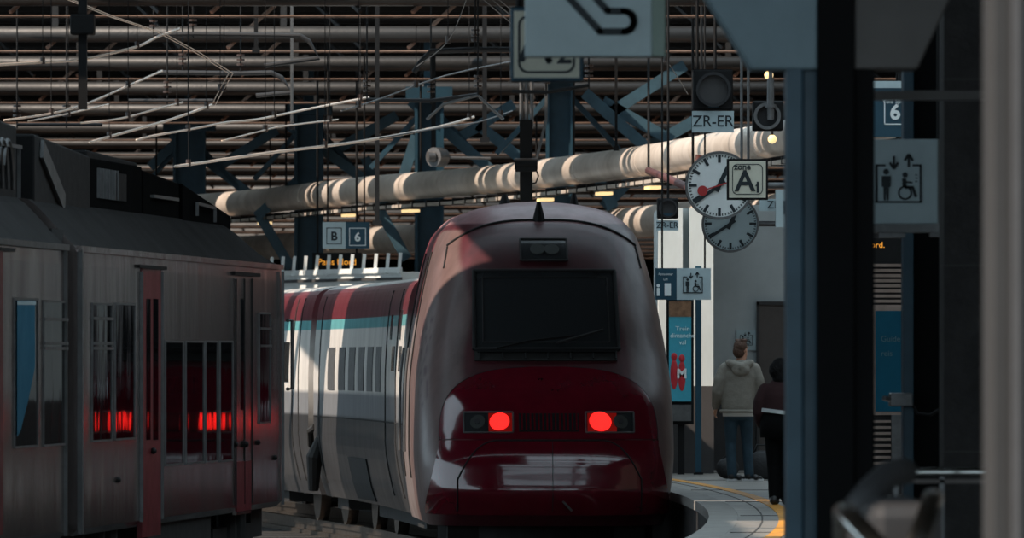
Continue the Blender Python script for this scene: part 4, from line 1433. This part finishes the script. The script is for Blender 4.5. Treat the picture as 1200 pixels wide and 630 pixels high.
pil = thing('stone_pillar', (px_x(1132, 55), 55, 0), 'dark speckled stone pillar right of the wheelchair lift sign', 'pillar')
MB().bx((px_x(1106, 55), 55, 0), (px_x(1165, 55), 55.6, 7.59)).build('pillar_shaft', M['pillar'], pil, bevel=.01)
b = MB()
for z in (.9, 2.1, 3.3):
    b.bx((px_x(1106, 55) - .004, 54.997, z), (px_x(1165, 55), 55.3, z + .012))
b.build('stone_joint', M['joint'], pil)
pil2 = thing('stone_pillar', (px_x(1190, 24), 24, 0), 'out of focus grey pillar along the right edge', 'pillar')
MB().bx((px_x(1158, 24), 24, 0), (px_x(1235, 24), 24.3, 5.5)).build('pillar_shaft', M['pillar2'], pil2, bevel=.02)
MB().bx((px_x(1185, 24), 23.97, 0), (px_x(1196, 24), 24.01, 5.5)).build('pillar_groove', M['dado'], pil2)
MB().bx((px_x(1150, 24), 23.95, 0), (px_x(1240, 24), 24.35, .12)).build('pillar_plinth', M['dado'], pil2)
cb = tag(MB().bx((px_x(1023, 47), 47, P(0, 117, 47).z), (px_x(1175, 47), 47.15, P(0, 106, 47).z)).build('tie_beam', M['brownhaunch'], None), 'narrow grey horizontal beam crossing above the wheelchair lift sign', 'beam')

ls = thing('lift_sign', P(1065, 272, 58), 'pale lift sign with standing person and wheelchair pictogram, between the dark columns', 'sign')
a, c = P(1012, 262, 58), P(1109, 163, 58)
MB().bx((a.x, 58, a.z), (P(1099, 0, 58).x, 58.25, c.z)).build('sign_face', M['plate'], ls, bevel=.006)
MB().bx((P(1099, 0, 58).x, 58, a.z), (c.x, 58.25, c.z)).build('side_trim', M['dull'], ls)
MB().bx((a.x, 57.99, P(0, 272, 58).z), (c.x, 58.25, a.z)).build('bottom_trim', M['dull'], ls)
b = MB(); q = P(1053, 214, 57.99); lift_picto(b, q.x, 57.99, q.z, 54 * .0058); b.build('pictogram', M['ink'], ls)
MB().bx(P(1030, 278, 58.05), P(1060, 271, 58.2)).bx(P(1090, 277, 58.05), P(1106, 271, 58.2)).build('clamp', M['dull'], ls)
for px in (1017, 1101):
    q = P(px, 164, 58.12)
    MB().cyl(q, (q.x, 58.12, 7.59), .02, 8).build('hanger_rod', M['black'], ls)

s6 = thing('platform_sign', P(1040, 160, 79), 'dark teal platform sign with a white number 6, above the wheelchair lift sign', 'sign')
a, c = P(1015, 160, 79), P(1059, 103, 79)
MB().bx((a.x, 79, a.z), (c.x, 79.2, c.z)).build('sign_face', M['navy'], s6)
MB().bx((a.x, 78.99, P(0, 103, 79).z), (c.x, 79.2, P(0, 95, 79).z)).build('top_trim', M['plate'], s6)
b = MB(); q = P(1049, 132, 78.99); text_mb(b, '6', q.x, 78.985, q.z, .19, bold=.006)
text_mb(b, 'Voie Spoor', P(1050, 0, 79).x, 78.985, P(0, 119, 79).z, .055)
frame(b, P(1036, 0, 79).x, P(0, 146, 79).z, P(1064, 0, 79).x, P(0, 116, 79).z, .01, 78.995)
b.build('lettering', M['inkw'], s6)
for px in (1022, 1055):
    q = P(px, 96, 79.1)
    MB().cyl(q, (q.x, 79.1, 7.59), .02, 8).build('hanger_rod', M['black'], s6)

# ------------------------------------------------------------------ kiosk seen between the columns: display, shutter, poster, louvre
kk = thing('kiosk', (px_x(1040, 95), 95, 0), 'kiosk with ribbed shutter, teal poster and louvred base, seen between the columns', 'kiosk')
MB().bx((px_x(1000, 95), 95.1, 0), (px_x(1160, 95), 97, 2.95)).build('kiosk_body', M['dado'], kk)
b = MB()
for k in range(9):
    py = 309 + k * 6
    b.bx(P(1010, py + 3.4, 95.04), P(1060, py, 95.1))
b.build('shutter', M['shutter'], kk)
pn = panel(1022, 360, 1062, 486, 95.02, .08, M['shutter'], 'poster_frame', kk)
panel(1026, 364, 1060, 482, 94.99, .04, M['posterblue'], 'poster', kk)
b = MB()
text_mb(b, 'Guide', P(1032, 0, 95).x, 94.98, P(0, 397, 95).z, .09, align='LEFT')
text_mb(b, 'reis', P(1032, 0, 95).x, 94.98, P(0, 414, 95).z, .09, align='LEFT')
b.build('poster_lettering', mat('faded poster lettering', srgb(90, 130, 140), .5), kk)
b = MB()
for k in range(8):
    py = 492 + k * 7
    b.bx(P(1010, py + 3, 95.03), P(1045, py, 95.1))
b.build('louvre', M['shutter'], kk)
panel(1045, 486, 1057, 555, 94.9, .2, M['dull'], 'side_locker', kk)
dd = thing('departure_display', P(1040, 308, 90), 'black display with amber text just below the wheelchair lift sign', 'display')
panel(1005, 279, 1062, 308, 90, .3, M['black'], 'display_case', dd)
b = MB(); q = P(1026, 287, 89.99); text_mb(b, 'Noord.', P(1037, 0, 90).x, 89.99, q.z, .09, align='RIGHT'); b.build('amber_lettering', M['amber'], dd)
for px in (1014, 1052):
    q = P(px, 280, 90.15)
    MB().cyl(q, (q.x, 90.15, 7.59), .02, 8).build('hanger_rod', M['black'], dd)
br = thing('bollard', (px_x(1103, 70), 70, 0), 'slim pale post with a bright cap beside the dark stone pillar', 'post')
MB().bx((px_x(1100, 70), 70, 0), (px_x(1107, 70), 70.05, P(0, 495, 70).z)).build('post', M['dull'], br)
MB().bx((px_x(1098, 70), 69.98, P(0, 495, 70).z), (px_x(1109, 70), 70.07, P(0, 488, 70).z)).build('cap', M['chrome'], br)

# handrail and the stair balustrade in the foreground
hr = thing('handrail', (px_x(1100, 44), 44, 0), 'horizontal steel handrail in front of the dark stone pillar', 'handrail')
MB().cyl(P(1040, 553, 44), P(1230, 553, 44), .022, 14).build('top_rail', M['chrome'], hr, smooth=True)
MB().bx(P(1065, 566, 44), P(1160, 561, 44.03)).build('under_rail', M['doorp'], hr)
for px in (1050, 1104, 1190):
    MB().bx((px_x(px, 44) - .012, 44.0, 0), (px_x(px, 44) + .012, 44.03, P(0, 556, 44).z)).build('post', M['dull'], hr)
eb = thing('escalator_balustrade', (px_x(1045, 30), 30, 0), 'blurred steel and rubber escalator balustrade at the bottom right edge', 'escalator')
for k, (pa, pb, y0) in enumerate((((990, 600), (1052, 664), 29), ((1094, 583), (1070, 650), 29.6))):
    p, q = P(pa[0], pa[1], y0), P(pb[0], pb[1], y0 - 2.4)
    MB().tube([p + Vector((0, .25, -.10)), p + Vector((0, .12, .0)), p, q], [.03, .036, .036, .036], 14).build('handrail', M['chrome'], eb, smooth=True)
    MB().add([p + Vector((.01, 0, 0)), q + Vector((.01, 0, 0)), Vector((q.x + .01, q.y, 0)), Vector((p.x + .01, p.y, 0)), p + Vector((.03, 0, 0)), q + Vector((.03, 0, 0)), Vector((q.x + .03, q.y, 0)), Vector((p.x + .03, p.y, 0))],
             [(0, 1, 2, 3), (4, 7, 6, 5), (0, 4, 5, 1), (1, 5, 6, 2), (2, 6, 7, 3), (3, 7, 4, 0)]).build('side_panel', M['matt'], eb)
MB().tube([P(1000, 600, 30.3), P(1020, 575, 30.6), P(1040, 556, 31), P(1060, 552, 31.2)], .05, 12).build('rubber_belt', M['matt'], eb, smooth=True)
MB().ball(P(1038, 620, 29.4), (.06, .1, .06)).ball(P(1044, 600, 29.6), (.03, .05, .03)).build('newel_fitting', M['chrome'], eb, smooth=True)
MB().bx((px_x(1010, 30), 29.3, 0), (px_x(1090, 30), 31, P(0, 585, 30).z)).build('truss_casing', M['matt'], eb, bevel=.05)

# ------------------------------------------------------------------ overhead line: wires, arms, masts
def wire(pts, Y0, Y1, r, m, name, lb, cat, group=None, hang=(), smooth=True):
    """a wire through points read in the photo, running from depth Y0 to Y1"""
    n = len(pts)
    w = [P(p[0], p[1], Y0 + (Y1 - Y0) * i / (n - 1)) for i, p in enumerate(pts)]
    if smooth and n > 2:
        out = []
        for i in range(n - 1):
            p0, p1, p2, p3 = [w[max(0, min(n - 1, j))] for j in (i - 1, i, i + 1, i + 2)]
            for k in range(5):
                t = k / 5
                out.append(0.5 * (2 * p1 + (p2 - p0) * t + (2 * p0 - 5 * p1 + 4 * p2 - p3) * t * t + (3 * p1 - p0 - 3 * p2 + p3) * t ** 3))
        w = out + [w[-1]]
    t = thing(name, w[len(w) // 2], lb, cat, group)
    MB().tube(w, r * .68, 8).build(cat.replace(' ', '_') + '_run', m, t, smooth=True)
    for k in hang:
        p = w[min(len(w) - 1, int(k * (len(w) - 1)))]
        MB().cyl(p, (p.x, p.y, 7.59), .006, 6).build('dropper', M['black'], t)
        MB().cyl(p + Vector((0, 0, -.03)), p + Vector((0, 0, .07)), .035, 8).build('clamp', M['insul'], t)
    return t
G = 'overhead line conductors'
wire([(-30, 78), (0, 76), (50, 73), (95, 70), (140, 60), (165, 53), (185, 43), (210, 34)], 118, 124, .030, M['wire'], 'overhead_wire', 'thick bright conductor crossing the upper left corner of the hall', 'wire', G, (.3, .7))
wire([(5, 141), (60, 133), (100, 122), (140, 105), (190, 83)], 118, 125, .024, M['wire'], 'overhead_wire', 'bright conductor rising just above the steel train roof at left', 'wire', G, (.25, .8))
wire([(33, 142), (80, 133), (128, 122)], 121, 126, .018, M['wire'], 'overhead_wire', 'short thin conductor right above the steel train roof edge', 'wire', G, (.5,))
wire([(95, 144), (140, 139), (190, 126), (214, 120)], 119, 124, .022, M['wire'], 'overhead_wire', 'short bright conductor second above the black roof housing of the steel train', 'wire', G, (.4, .9))
wire([(105, 167), (128, 160), (200, 140), (248, 123)], 119, 125, .030, M['wire'], 'overhead_wire', 'thick bright conductor ending at the kink of the twin wire', 'wire', G, (.35, .98))
wire([(160, 164), (180, 159), (230, 150), (268, 143), (300, 140), (360, 128), (432, 114)], 118, 128, .024, M['wire'], 'overhead_wire', 'long bright conductor rising from the steel train roof units to the middle', 'wire', G, (.3, .75, .98))
wire([(260, 165), (300, 155), (330, 148), (396, 140)], 120, 126, .018, M['wire'], 'overhead_wire', 'thin bright conductor just above the crossing teal struts', 'wire', G, (.5, .95))
wire([(205, 195), (240, 190), (323, 178), (420, 166), (512, 149), (555, 137)], 116, 126, .030, M['wire'], 'overhead_wire', 'lowest long bright conductor, just above the left end of the metal duct', 'wire', G, (.15, .55, .98))
wire([(400, 130), (442, 117), (521, 89), (600, 72)], 120, 126, .018, M['dull'], 'overhead_wire', 'thin grey conductor rising to the cream zone sign', 'wire', G, (.2, .55))
wire([(445, 162), (520, 149), (560, 143), (600, 130)], 122, 126, .016, M['dull'], 'overhead_wire', 'short grey conductor left of the black hanging mast', 'wire', G, (.9,))
for k, (dx, lb) in enumerate(((0, 'left cable of the sagging twin wire at upper left'), (5, 'right cable of the sagging twin wire at upper left'))):
    wire([(60 + dx, -12), (80 + dx, 0), (130 + dx, 20), (185 + dx, 38), (228 + dx, 61), (268 + dx, 86), (258 + dx * .9, 104), (248 + dx * .8, 123)], 117, 122, .010, M['wire'], 'twin_cable', lb, 'wire', None, (.98,), smooth=False)
for pts, lb in (([(560, -6), (600, 28)], 'topmost thin cable slanting down to the cream zone sign'), ([(568, -8), (608, 26)], 'middle thin cable slanting down to the cream zone sign'), ([(576, -8), (616, 26)], 'lowest thin cable slanting down to the cream zone sign'),
                ([(548, -4), (525, 48), (488, 78)], 'thin grey cable hanging in a curve above the duct'), ([(748, 40), (780, 70), (806, 110)], 'thin cable slanting from the large pale sign to the signal lamp')):
    wire(pts, 112, 116, .010, M['dull'], 'thin_cable', lb, 'wire', 'thin stay cables', (.05, .95) if len(pts) < 3 else (.02, .5), smooth=len(pts) > 2)

def arm(pts, Y, r, lb, m='matt', hang=()):
    w = [P(x, y, Y) for x, y in pts]
    t = thing('support_arm', w[0], lb, 'wire arm', 'overhead line support arms')
    MB().tube(w, r, 8).build('arm_tube', M[m], t, smooth=False)
    for px in hang:
        i = min(range(len(pts)), key=lambda j: abs(pts[j][0] - px))
        p = w[i]
        MB().cyl(p + Vector((0, 0, -.05)), (p.x, p.y, 7.59), .012, 8).build('dropper', M['black'], t)
        for k in range(3):
            MB().cyl(p + Vector((0, 0, .12 + .07 * k)), p + Vector((0, 0, .15 + .07 * k)), .06, 10).build('insulator', M['insul'], t)
arm([(180, 41), (226, 40), (300, 41), (352, 42), (362, 48), (374, 68), (310, 77)], 126, .035, 'bent wire support arm at the upper left, above the others', hang=(226, 180))
arm([(185, 85), (214, 85), (282, 86), (318, 85), (330, 91), (342, 108), (300, 112)], 129, .035, 'bent wire support arm in the middle height at left', hang=(214, 282))
arm([(485, 85), (492, 74), (505, 60), (557, 58), (612, 58)], 121.4, .04, 'bent wire support arm left of the cream zone sign', hang=(557, 612))
arm([(430, 117), (505, 118), (560, 111)], 125, .03, 'straight wire support arm above the middle of the duct', hang=(430, 505))
arm([(150, 118), (196, 118), (250, 118)], 127, .028, 'straight wire support arm behind the kink of the twin wire', hang=(196,))
arm([(20, 146), (78, 146), (120, 146)], 126, .026, 'short wire support arm just over the black roof housing', hang=(78, 28))
arm([(600, 107), (640, 108), (690, 100)], 120, .026, 'black support arm below the cream zone sign', 'black', hang=(640, 690))
arm([(500, 140), (520, 122), (560, 112), (590, 140)], 121, .022, 'small hooked support arm left of the hanging mast', 'dull', hang=(560,))
for k, (px, y1, Y, w, lb) in enumerate([(442, 262, 135, .035, 'thick dark hanging post left of the middle, reaching the duct'), (568, 165, 132, .035, 'dark hanging post above the left shoulder of the maroon train'),
                                        (342, 150, 128, .022, 'pale thin hanging post above the crossing struts at left'), (722, 175, 126, .02, 'thin hanging rod right of the cream zone sign'),
                                        (300, 60, 130, .03, 'short dark hanging post at the top left'), (745, 60, 128, .03, 'dark hanging post behind the large pale sign')]):
    p = P(px, y1, Y)
    t = thing('hanging_post', (p.x, Y, p.z), lb, 'post', 'hanging posts under the roof')
    MB().bx((p.x - w, Y - w, p.z), (p.x + w, Y + w, 7.59)).build('post_shaft', M['dull' if k == 2 else 'black'], t)
    MB().bx((p.x - w * 2, Y - w * 2, p.z - .02), (p.x + w * 2, Y + w * 2, p.z + .05)).build('foot_plate', M['black'], t)
# mast with box at the upper left, partly where the wire drops
p = P(98, 44, 112)
t = thing('hanging_mast', (p.x, 112, P(0, 128, 112).z), 'black hanging mast with a square box at the upper left', 'mast')
MB().bx((P(92, 0, 112).x, 111.9, P(0, 128, 112).z), (P(102, 0, 112).x, 112.1, 7.59)).build('mast_tube', M['black'], t)
MB().bx(P(82, 40, 111.75), P(112, 18, 112.2)).build('junction_box', M['black'], t, bevel=.02)
# insulated mast in front of the duct
Y = 124
t = thing('hanging_mast', P(616, 232, Y), 'black hanging mast with insulator block in front of the duct, above the maroon train', 'mast')
MB().bx(P(609, 236, Y), Vector((P(624, 0, Y).x, Y + .1, P(0, 140, Y).z))).build('mast_tube', M['black'], t)
b = MB()
for px in (611, 617, 623):
    q = P(px, 150, Y + .05)
    b.cyl(q, (q.x, Y + .05, 7.59), .03, 8)
b.build('suspension_rod', M['dull'], t)
MB().cyl(P(603, 192, Y - .08), P(630, 192, Y - .08), .085, 16).bx(P(604, 201, Y - .16), P(628, 196, Y)).build('insulator_block', M['black'], t)
MB().tube([P(628, 198, Y - .1), P(631, 206, Y - .1), P(628, 214, Y - .1), P(620, 216, Y - .1)], .012, 6).build('loop_cable', M['black'], t, smooth=True)
b = MB().beam(P(628, 190, Y), P(640, 140, Y), .04, .04); b.beam(P(640, 140, Y), (P(640, 0, Y).x, Y, 7.59), .04, .04, up=(1, 0, 0)); b.build('stay', M['dull'], t)
# wire wheel and small loudspeaker on the struts
c = P(508, 184, 150)
t = thing('tension_wheel', c, 'pale wire tensioning wheel in front of a teal column above the duct', 'wheel')
MB().cyl(c + Vector((0, -.1, 0)), c + Vector((.15, .1, 0)), .17, 28).build('wheel_disc', M['dull'], t)
MB().cyl(c + Vector((-.1, -.14, 0)), c + Vector((.02, -.1, 0)), .09, 20).build('hub', M['dull'], t)
MB().bx((c.x - .04, 150.0, c.z), (c.x + .04, 150.1, 7.59)).build('hanger', M['black'], t)
MB().cyl(c + Vector((0, 0, 0)), (c.x + 1.0, 150.05, c.z - .02), .025, 8).build('side_rod', M['dull'], t)
# red brown pipe by the duct
t = thing('branch_pipe', P(790, 214, 125), 'rust red branch pipe left of the large clock, under the duct', 'pipe')
q0, q1 = P(760, 200, 133), P(812, 222, 124)
MB().tube([q0, P(785, 210, 128), q1, q1 + Vector((.1, 0, .5))], .06, 10).build('pipe_run', mat('rust red pipe paint', srgb(84, 40, 36), .6, var=.3), t, smooth=True)
for q in (q0, q1):
    MB().cyl(q, (q.x, q.y, 7.59), .02, 8).build('hanger_rod', M['black'], t)

# ------------------------------------------------------------------ people
def limb(mb, pts, rs, n=14):
    mb.tube([Vector(p) for p in pts], rs, n)
    for p, r in zip(pts, rs):
        mb.ball(p, r * .98, 12, 8)
def ell(mb, pts, rx, ry, n=20):
    """stack of level ellipses, closed"""
    vs, fs = [], []
    k = len(pts)
    for p, a, c in zip(pts, rx, ry):
        for j in range(n):
            t = 2 * math.pi * j / n
            vs.append((p[0] + a * math.cos(t), p[1] + c * math.sin(t), p[2]))
    for i in range(k - 1):
        for j in range(n):
            fs.append((i * n + j, i * n + (j + 1) % n, (i + 1) * n + (j + 1) % n, (i + 1) * n + j))
    fs += [tuple(range(n - 1, -1, -1)), tuple((k - 1) * n + j for j in range(n))]
    mb.add(vs, fs)
def head(mb, c, yaw, s=1.0):
    """skull, jaw, nose, brow, ears, lips; yaw 0 looks along -Y (towards the camera)"""
    R = Matrix.Rotation(yaw, 3, 'Z')
    def q(x, y, z): return Vector(c) + R @ Vector((x * s, y * s, z * s))
    mb.ball(q(0, .012, .02), (.076 * s, .092 * s, .10 * s), 18, 14)
    mb.ball(q(0, -.028, -.05), (.058 * s, .062 * s, .065 * s), 16, 12)
    mb.tube([q(0, -.085, .02), q(0, -.104, -.022), q(0, -.085, -.034)], [.010 * s, .016 * s, .014 * s], 8)
    mb.ball(q(0, -.078, .028), (.05 * s, .02 * s, .014 * s))
    mb.ball(q(0, -.084, -.062), (.024 * s, .012 * s, .010 * s))
    mb.ball(q(0, -.074, -.098), (.026 * s, .022 * s, .018 * s))
    for sx in (-1, 1):
        mb.ball(q(sx * .078, .012, -.005), (.013 * s, .022 * s, .032 * s))
    return q
def hand(mb, wrist, d, palm_n, s=1.0, curl=.5):
    """palm, four separate bent fingers of unequal length and a thumb; d runs from wrist to knuckles"""
    d = Vector(d).normalized()
    n = (Vector(palm_n) - d * Vector(palm_n).dot(d)).normalized()
    a = d.cross(n)
    w = Vector(wrist)
    for k in range(4):
        off = (k - 1.5) * .020 * s
        base = w + d * .085 * s + a * off
        mb.tube([w + a * off * .6, base], [.016 * s, .0125 * s], 8)
        L = (.072, .082, .076, .058)[k] * s
        p1 = base + (d * math.cos(curl * .6) + n * math.sin(curl * .6)) * L * .45
        p2 = p1 + (d * math.cos(curl * 1.5) + n * math.sin(curl * 1.5)) * L * .33
        p3 = p2 + (d * math.cos(curl * 2.2) + n * math.sin(curl * 2.2)) * L * .25
        mb.tube([base, p1, p2, p3], [.0105 * s, .0098 * s, .009 * s, .0075 * s], 8)
    t0 = w + d * .03 * s - a * .028 * s
    t1 = t0 + (d * .7 - a * .6 + n * .3).normalized() * .04 * s
    t2 = t1 + (d * .9 - a * .2 + n * .3).normalized() * .032 * s
    mb.tube([w, t0, t1, t2], [.014 * s, .014 * s, .0115 * s, .009 * s], 8)

def shoe_pair(feet, yaw, root, s=1.0, sole=True):
    for (x, y, z, lift) in feet:
        R = Matrix.Rotation(yaw, 3, 'Z')
        def q(a, b_, c): return Vector((x, y, z)) + R @ Vector((a * s, b_ * s, c * s + (lift * max(0, b_) if lift else 0)))
        b = MB()
        ell(b, [q(0, 0, .085), q(0, .0, .11)], [.05, .045], [.06, .055])
        b.ball(q(0, .01, .055), (.048, .065, .05)); b.ball(q(0, -.09, .042), (.048, .10, .04)); b.ball(q(0, -.15, .034), (.042, .05, .03))
        sh_ = b.build('shoe', M['shoe'], root, smooth=True, remesh=.009)
        if sole:
            o_ = []
            for k in range(24):
                t = 2 * math.pi * k / 24
                o_.append((.052 * math.cos(t), -.06 + .145 * math.sin(t)))
            bb = MB()
            vs = [q(px, py, .0) for px, py in o_] + [q(px, py, .026) for px, py in o_]
            bb.add(vs, [tuple(range(24)), tuple(range(47, 23, -1))] + [(k, (k + 1) % 24, (k + 1) % 24 + 24, k + 24) for k in range(24)])
            bb.build('shoe_sole', M['sole'], sh_)

# man in grey jacket, seen from behind, turned a little to the left of the picture
X, Y = (866 - 600) * .0105, 105.0
def m(x, y, z): return Vector((X + x, Y + y, z))
man = thing('person', (X, Y, 0), 'person walking away in a grey hooded jacket and blue jeans, seen from behind', 'person')
yaw = math.radians(180 - 25)             # faces away, turned to picture left
b = MB()
hc = m(.03, .03, 1.62)
head(b, hc, yaw + math.radians(-12))
limb(b, [m(.02, .02, 1.40), m(.03, .03, 1.55)], [.06, .055])
ell(b, [m(0, 0, .88), m(0, 0, 1.0), m(0, 0, 1.15), m(.01, 0, 1.32), m(.02, .01, 1.42)], [.15, .15, .145, .17, .09], [.105, .105, .11, .115, .075])
limb(b, [m(-.19, 0, 1.38), m(-.24, -.01, 1.12), m(-.275, .10, .92)], [.055, .045, .032])
limb(b, [m(.20, .02, 1.38), m(.235, .03, 1.12), m(.215, .14, .95)], [.055, .045, .032])
hand(b, m(-.278, .11, .91), (-.18, .45, -.85), (.9, .2, .1))
hand(b, m(.21, .15, .94), (-.1, .7, -.6), (-.9, .2, .1))
limb(b, [m(-.075, 0, .90), m(-.10, .03, .50), m(-.085, -.02, .10)], [.085, .06, .04])
limb(b, [m(.075, 0, .90), m(.098, .055, .50), m(.125, .04, .10)], [.085, .06, .04])
b.build('body', M['skin'], man, smooth=True, remesh=.008, smooth_it=2)
b = MB()
R = Matrix.Rotation(yaw - math.radians(12), 3, 'Z')
hq = lambda x, y, z: hc + R @ Vector((x, y, z))
b.ball(hq(0, .022, .035), (.086, .093, .095), 18, 12)
b.ball(hq(0, .055, -.02), (.078, .064, .085))
for k in range(16):
    a = k * 2.4
    b.ball(hq(.05 * math.cos(a), .01 + .05 * math.sin(a), .105 + .012 * math.sin(k * 1.7)), (.03, .03, .025), 8, 6)
b.build('hair', M['hairb'], man, smooth=True, remesh=.009, smooth_it=2)
b = MB()
ell(b, [m(-.01, 0, .845), m(-.01, 0, .90), m(-.01, 0, 1.0), m(0, 0, 1.15), m(.005, 0, 1.30), m(.01, .0, 1.40), m(.015, .01, 1.45), m(.02, .02, 1.49)],
    [.18, .205, .205, .20, .212, .19, .135, .09], [.15, .165, .165, .16, .155, .13, .105, .085], 26)
limb(b, [m(-.17, 0, 1.385), m(-.235, -.02, 1.24), m(-.265, -.01, 1.10), m(-.275, .05, .99), m(-.285, .10, .93)], [.082, .08, .072, .06, .052])
limb(b, [m(.185, .01, 1.385), m(.235, .0, 1.24), m(.245, .02, 1.10), m(.232, .08, .99), m(.215, .13, .95)], [.082, .08, .072, .06, .052])
b.build('jacket', M['jacket'], man, smooth=True, remesh=.012, smooth_it=3)
b = MB()
b.tube([m(-.13, .03, 1.46), m(-.11, -.09, 1.45), m(.02, -.15, 1.40), m(.13, -.09, 1.45), m(.15, .03, 1.46), m(.07, .11, 1.47), m(-.06, .11, 1.47), m(-.13, .03, 1.46)], [.045, .055, .065, .055, .045, .035, .035, .045], 12)
b.ball(m(.02, -.145, 1.37), (.12, .05, .075))
b.build('hood', M['jacket'], man, smooth=True, remesh=.012, smooth_it=3)
b = MB()
ell(b, [m(-.01, 0, .80), m(-.01, 0, .86), m(-.01, 0, .93)], [.19, .195, .18], [.14, .145, .14], 24)
b.build('shirt_hem', M['shirt'], man, smooth=True)
b = MB().tube([m(-.01 + .215 * math.cos(t), .158 * math.sin(t), .865) for t in linspace(0, 2 * math.pi, 28)], .022, 8)
b.build('jacket_waistband', M['jacket'], man, smooth=True)
b = MB()
ell(b, [m(-.005, 0, .76), m(-.005, 0, .86), m(0, 0, .92)], [.165, .165, .15], [.125, .125, .11])
limb(b, [m(-.09, 0, .84), m(-.10, .01, .66), m(-.10, .035, .47), m(-.095, 0, .26), m(-.085, -.02, .085)], [.096, .082, .068, .064, .062])
limb(b, [m(.085, 0, .84), m(.092, .03, .66), m(.10, .06, .47), m(.115, .05, .26), m(.125, .04, .085)], [.096, .082, .068, .064, .062])
b.build('jeans', M['jeans'], man, smooth=True, remesh=.012, smooth_it=3)
shoe_pair([(X - .085, Y - .02, 0.006, 0), (X + .125, Y + .04, 0.006, 0)], math.radians(180 - 62), man)

# bag on the floor beside the man, and wheeled case
bgx, bgy = (893 - 600) * .0107, 107.0
bag = thing('duffel_bag', (bgx, bgy, 0), 'black bag standing on the platform right of the man in jeans', 'bag')
b = MB(); ell(b, [(bgx, bgy, 0.0), (bgx, bgy, .04), (bgx, bgy, .2), (bgx + .01, bgy, .32), (bgx + .01, bgy, .36)], [.14, .17, .175, .14, .06], [.12, .14, .14, .10, .05])
b.build('bag_body', M['bagm'], bag, smooth=True)
MB().tube([(bgx - .1, bgy, .33), (bgx - .06, bgy, .43), (bgx + .07, bgy, .43), (bgx + .11, bgy, .32)], .014, 8).build('bag_handle', M['bagm'], bag, smooth=True)
bx2, by2 = (853 - 600) * .0107, 107.2
bag2 = thing('backpack', (bx2, by2, 0), 'low black bag on the platform behind the feet of the man in jeans', 'bag')
b = MB(); b.ball((bx2, by2, .135), (.15, .13, .135), 16, 10); b.ball((bx2 + .02, by2 - .08, .10), (.10, .06, .09))
b.build('bag_body', M['bagm'], bag2, smooth=True, remesh=.015)
MB().tube([(bx2 - .06, by2, .25), (bx2, by2, .31), (bx2 + .06, by2, .25)], .012, 8).build('bag_handle', M['bagm'], bag2, smooth=True)

# person in a dark maroon jacket half hidden by the teal column
X, Y = (914 - 600) * .0088, 88.0
per = thing('person', (X, Y, 0), 'person in a maroon black jacket with pale stripe, half hidden by the teal column', 'person')
s = .87
def m(x, y, z): return Vector((X + x * s, Y + y * s, z * s))
b = MB()
hc = m(0, .03, 1.60)
head(b, hc, math.radians(170), s)
limb(b, [m(0, .02, 1.38), m(0, .03, 1.53)], [.052 * s, .05 * s])
ell(b, [m(0, 0, .88), m(0, 0, 1.0), m(0, 0, 1.15), m(0, 0, 1.32), m(0, .01, 1.42)], [.16 * s, .15 * s, .14 * s, .165 * s, .08 * s], [.11 * s] * 4 + [.07 * s])
for sx in (-1, 1):
    limb(b, [m(sx * .19, 0, 1.36), m(sx * .235, -.01, 1.10), m(sx * .215, .14, .95)], [.052 * s, .042 * s, .03 * s])
    hand(b, m(sx * .21, .15, .94), (-.1 * sx, .6, -.7), (-.9 * sx, .2, .1), s)
    limb(b, [m(sx * .08, 0, .90), m(sx * .075, .03, .50), m(sx * .07, 0, .10)], [.085 * s, .058 * s, .038 * s])
b.build('body', M['skin'], per, smooth=True, remesh=.008, smooth_it=2)
b = MB(); b.ball(hc + Vector((0, -.02, .02)), (.095, .105, .11), 18, 12); b.ball(hc + Vector((0, -.05, -.06)), (.088, .07, .10)); b.ball(hc + Vector((-.04, -.05, .0)), (.08, .08, .09))
b.build('hair', M['haird'], per, smooth=True, remesh=.011, smooth_it=3)
b = MB()
ell(b, [m(0, 0, 1.08), m(0, 0, 1.16), m(0, 0, 1.30), m(0, 0, 1.39), m(0, .01, 1.45), m(0, .02, 1.49)], [.225 * s, .225 * s, .225 * s, .19 * s, .12 * s, .085 * s], [.16 * s, .16 * s, .155 * s, .13 * s, .10 * s, .08 * s], 26)
for sx in (-1, 1):
    limb(b, [m(sx * .175, 0, 1.37), m(sx * .235, -.01, 1.22), m(sx * .25, 0, 1.10), m(sx * .24, .07, 1.0), m(sx * .215, .13, .95)], [.08 * s, .085 * s, .075 * s, .062 * s, .052 * s])
b.build('jacket', M['maroonc'], per, smooth=True, remesh=.012, smooth_it=3)
b = MB()
ell(b, [m(0, 0, .80), m(0, 0, .92), m(0, 0, 1.10)], [.235 * s, .24 * s, .22 * s], [.165 * s, .165 * s, .155 * s], 26)
b.build('jacket_skirt', M['blackc'], per, smooth=True)
b = MB()
lo, hi = [], []
b.grid(lambda t, z: m(.245 * math.cos(t), .175 * math.sin(t), z - .03 * math.cos(t)), linspace(0, 2 * math.pi, 33), [1.08, 1.125])
b.build('reflective_stripe', M['reflect'], per, smooth=True)
b = MB()
ell(b, [m(0, 0, .78), m(0, 0, .9)], [.17 * s, .16 * s], [.125 * s, .12 * s])
for sx in (-1, 1):
    limb(b, [m(sx * .085, 0, .84), m(sx * .085, .015, .66), m(sx * .08, .03, .47), m(sx * .075, .01, .26), m(sx * .07, 0, .085)], [.098 * s, .088 * s, .074 * s, .068 * s, .064 * s])
b.build('trousers', M['blackc'], per, smooth=True, remesh=.012, smooth_it=3)
shoe_pair([(X - .062, Y, 0.004, 0), (X + .062, Y + .03, 0.004, 0)], math.radians(170), per, s, sole=False)

bpy.context.view_layer.update()
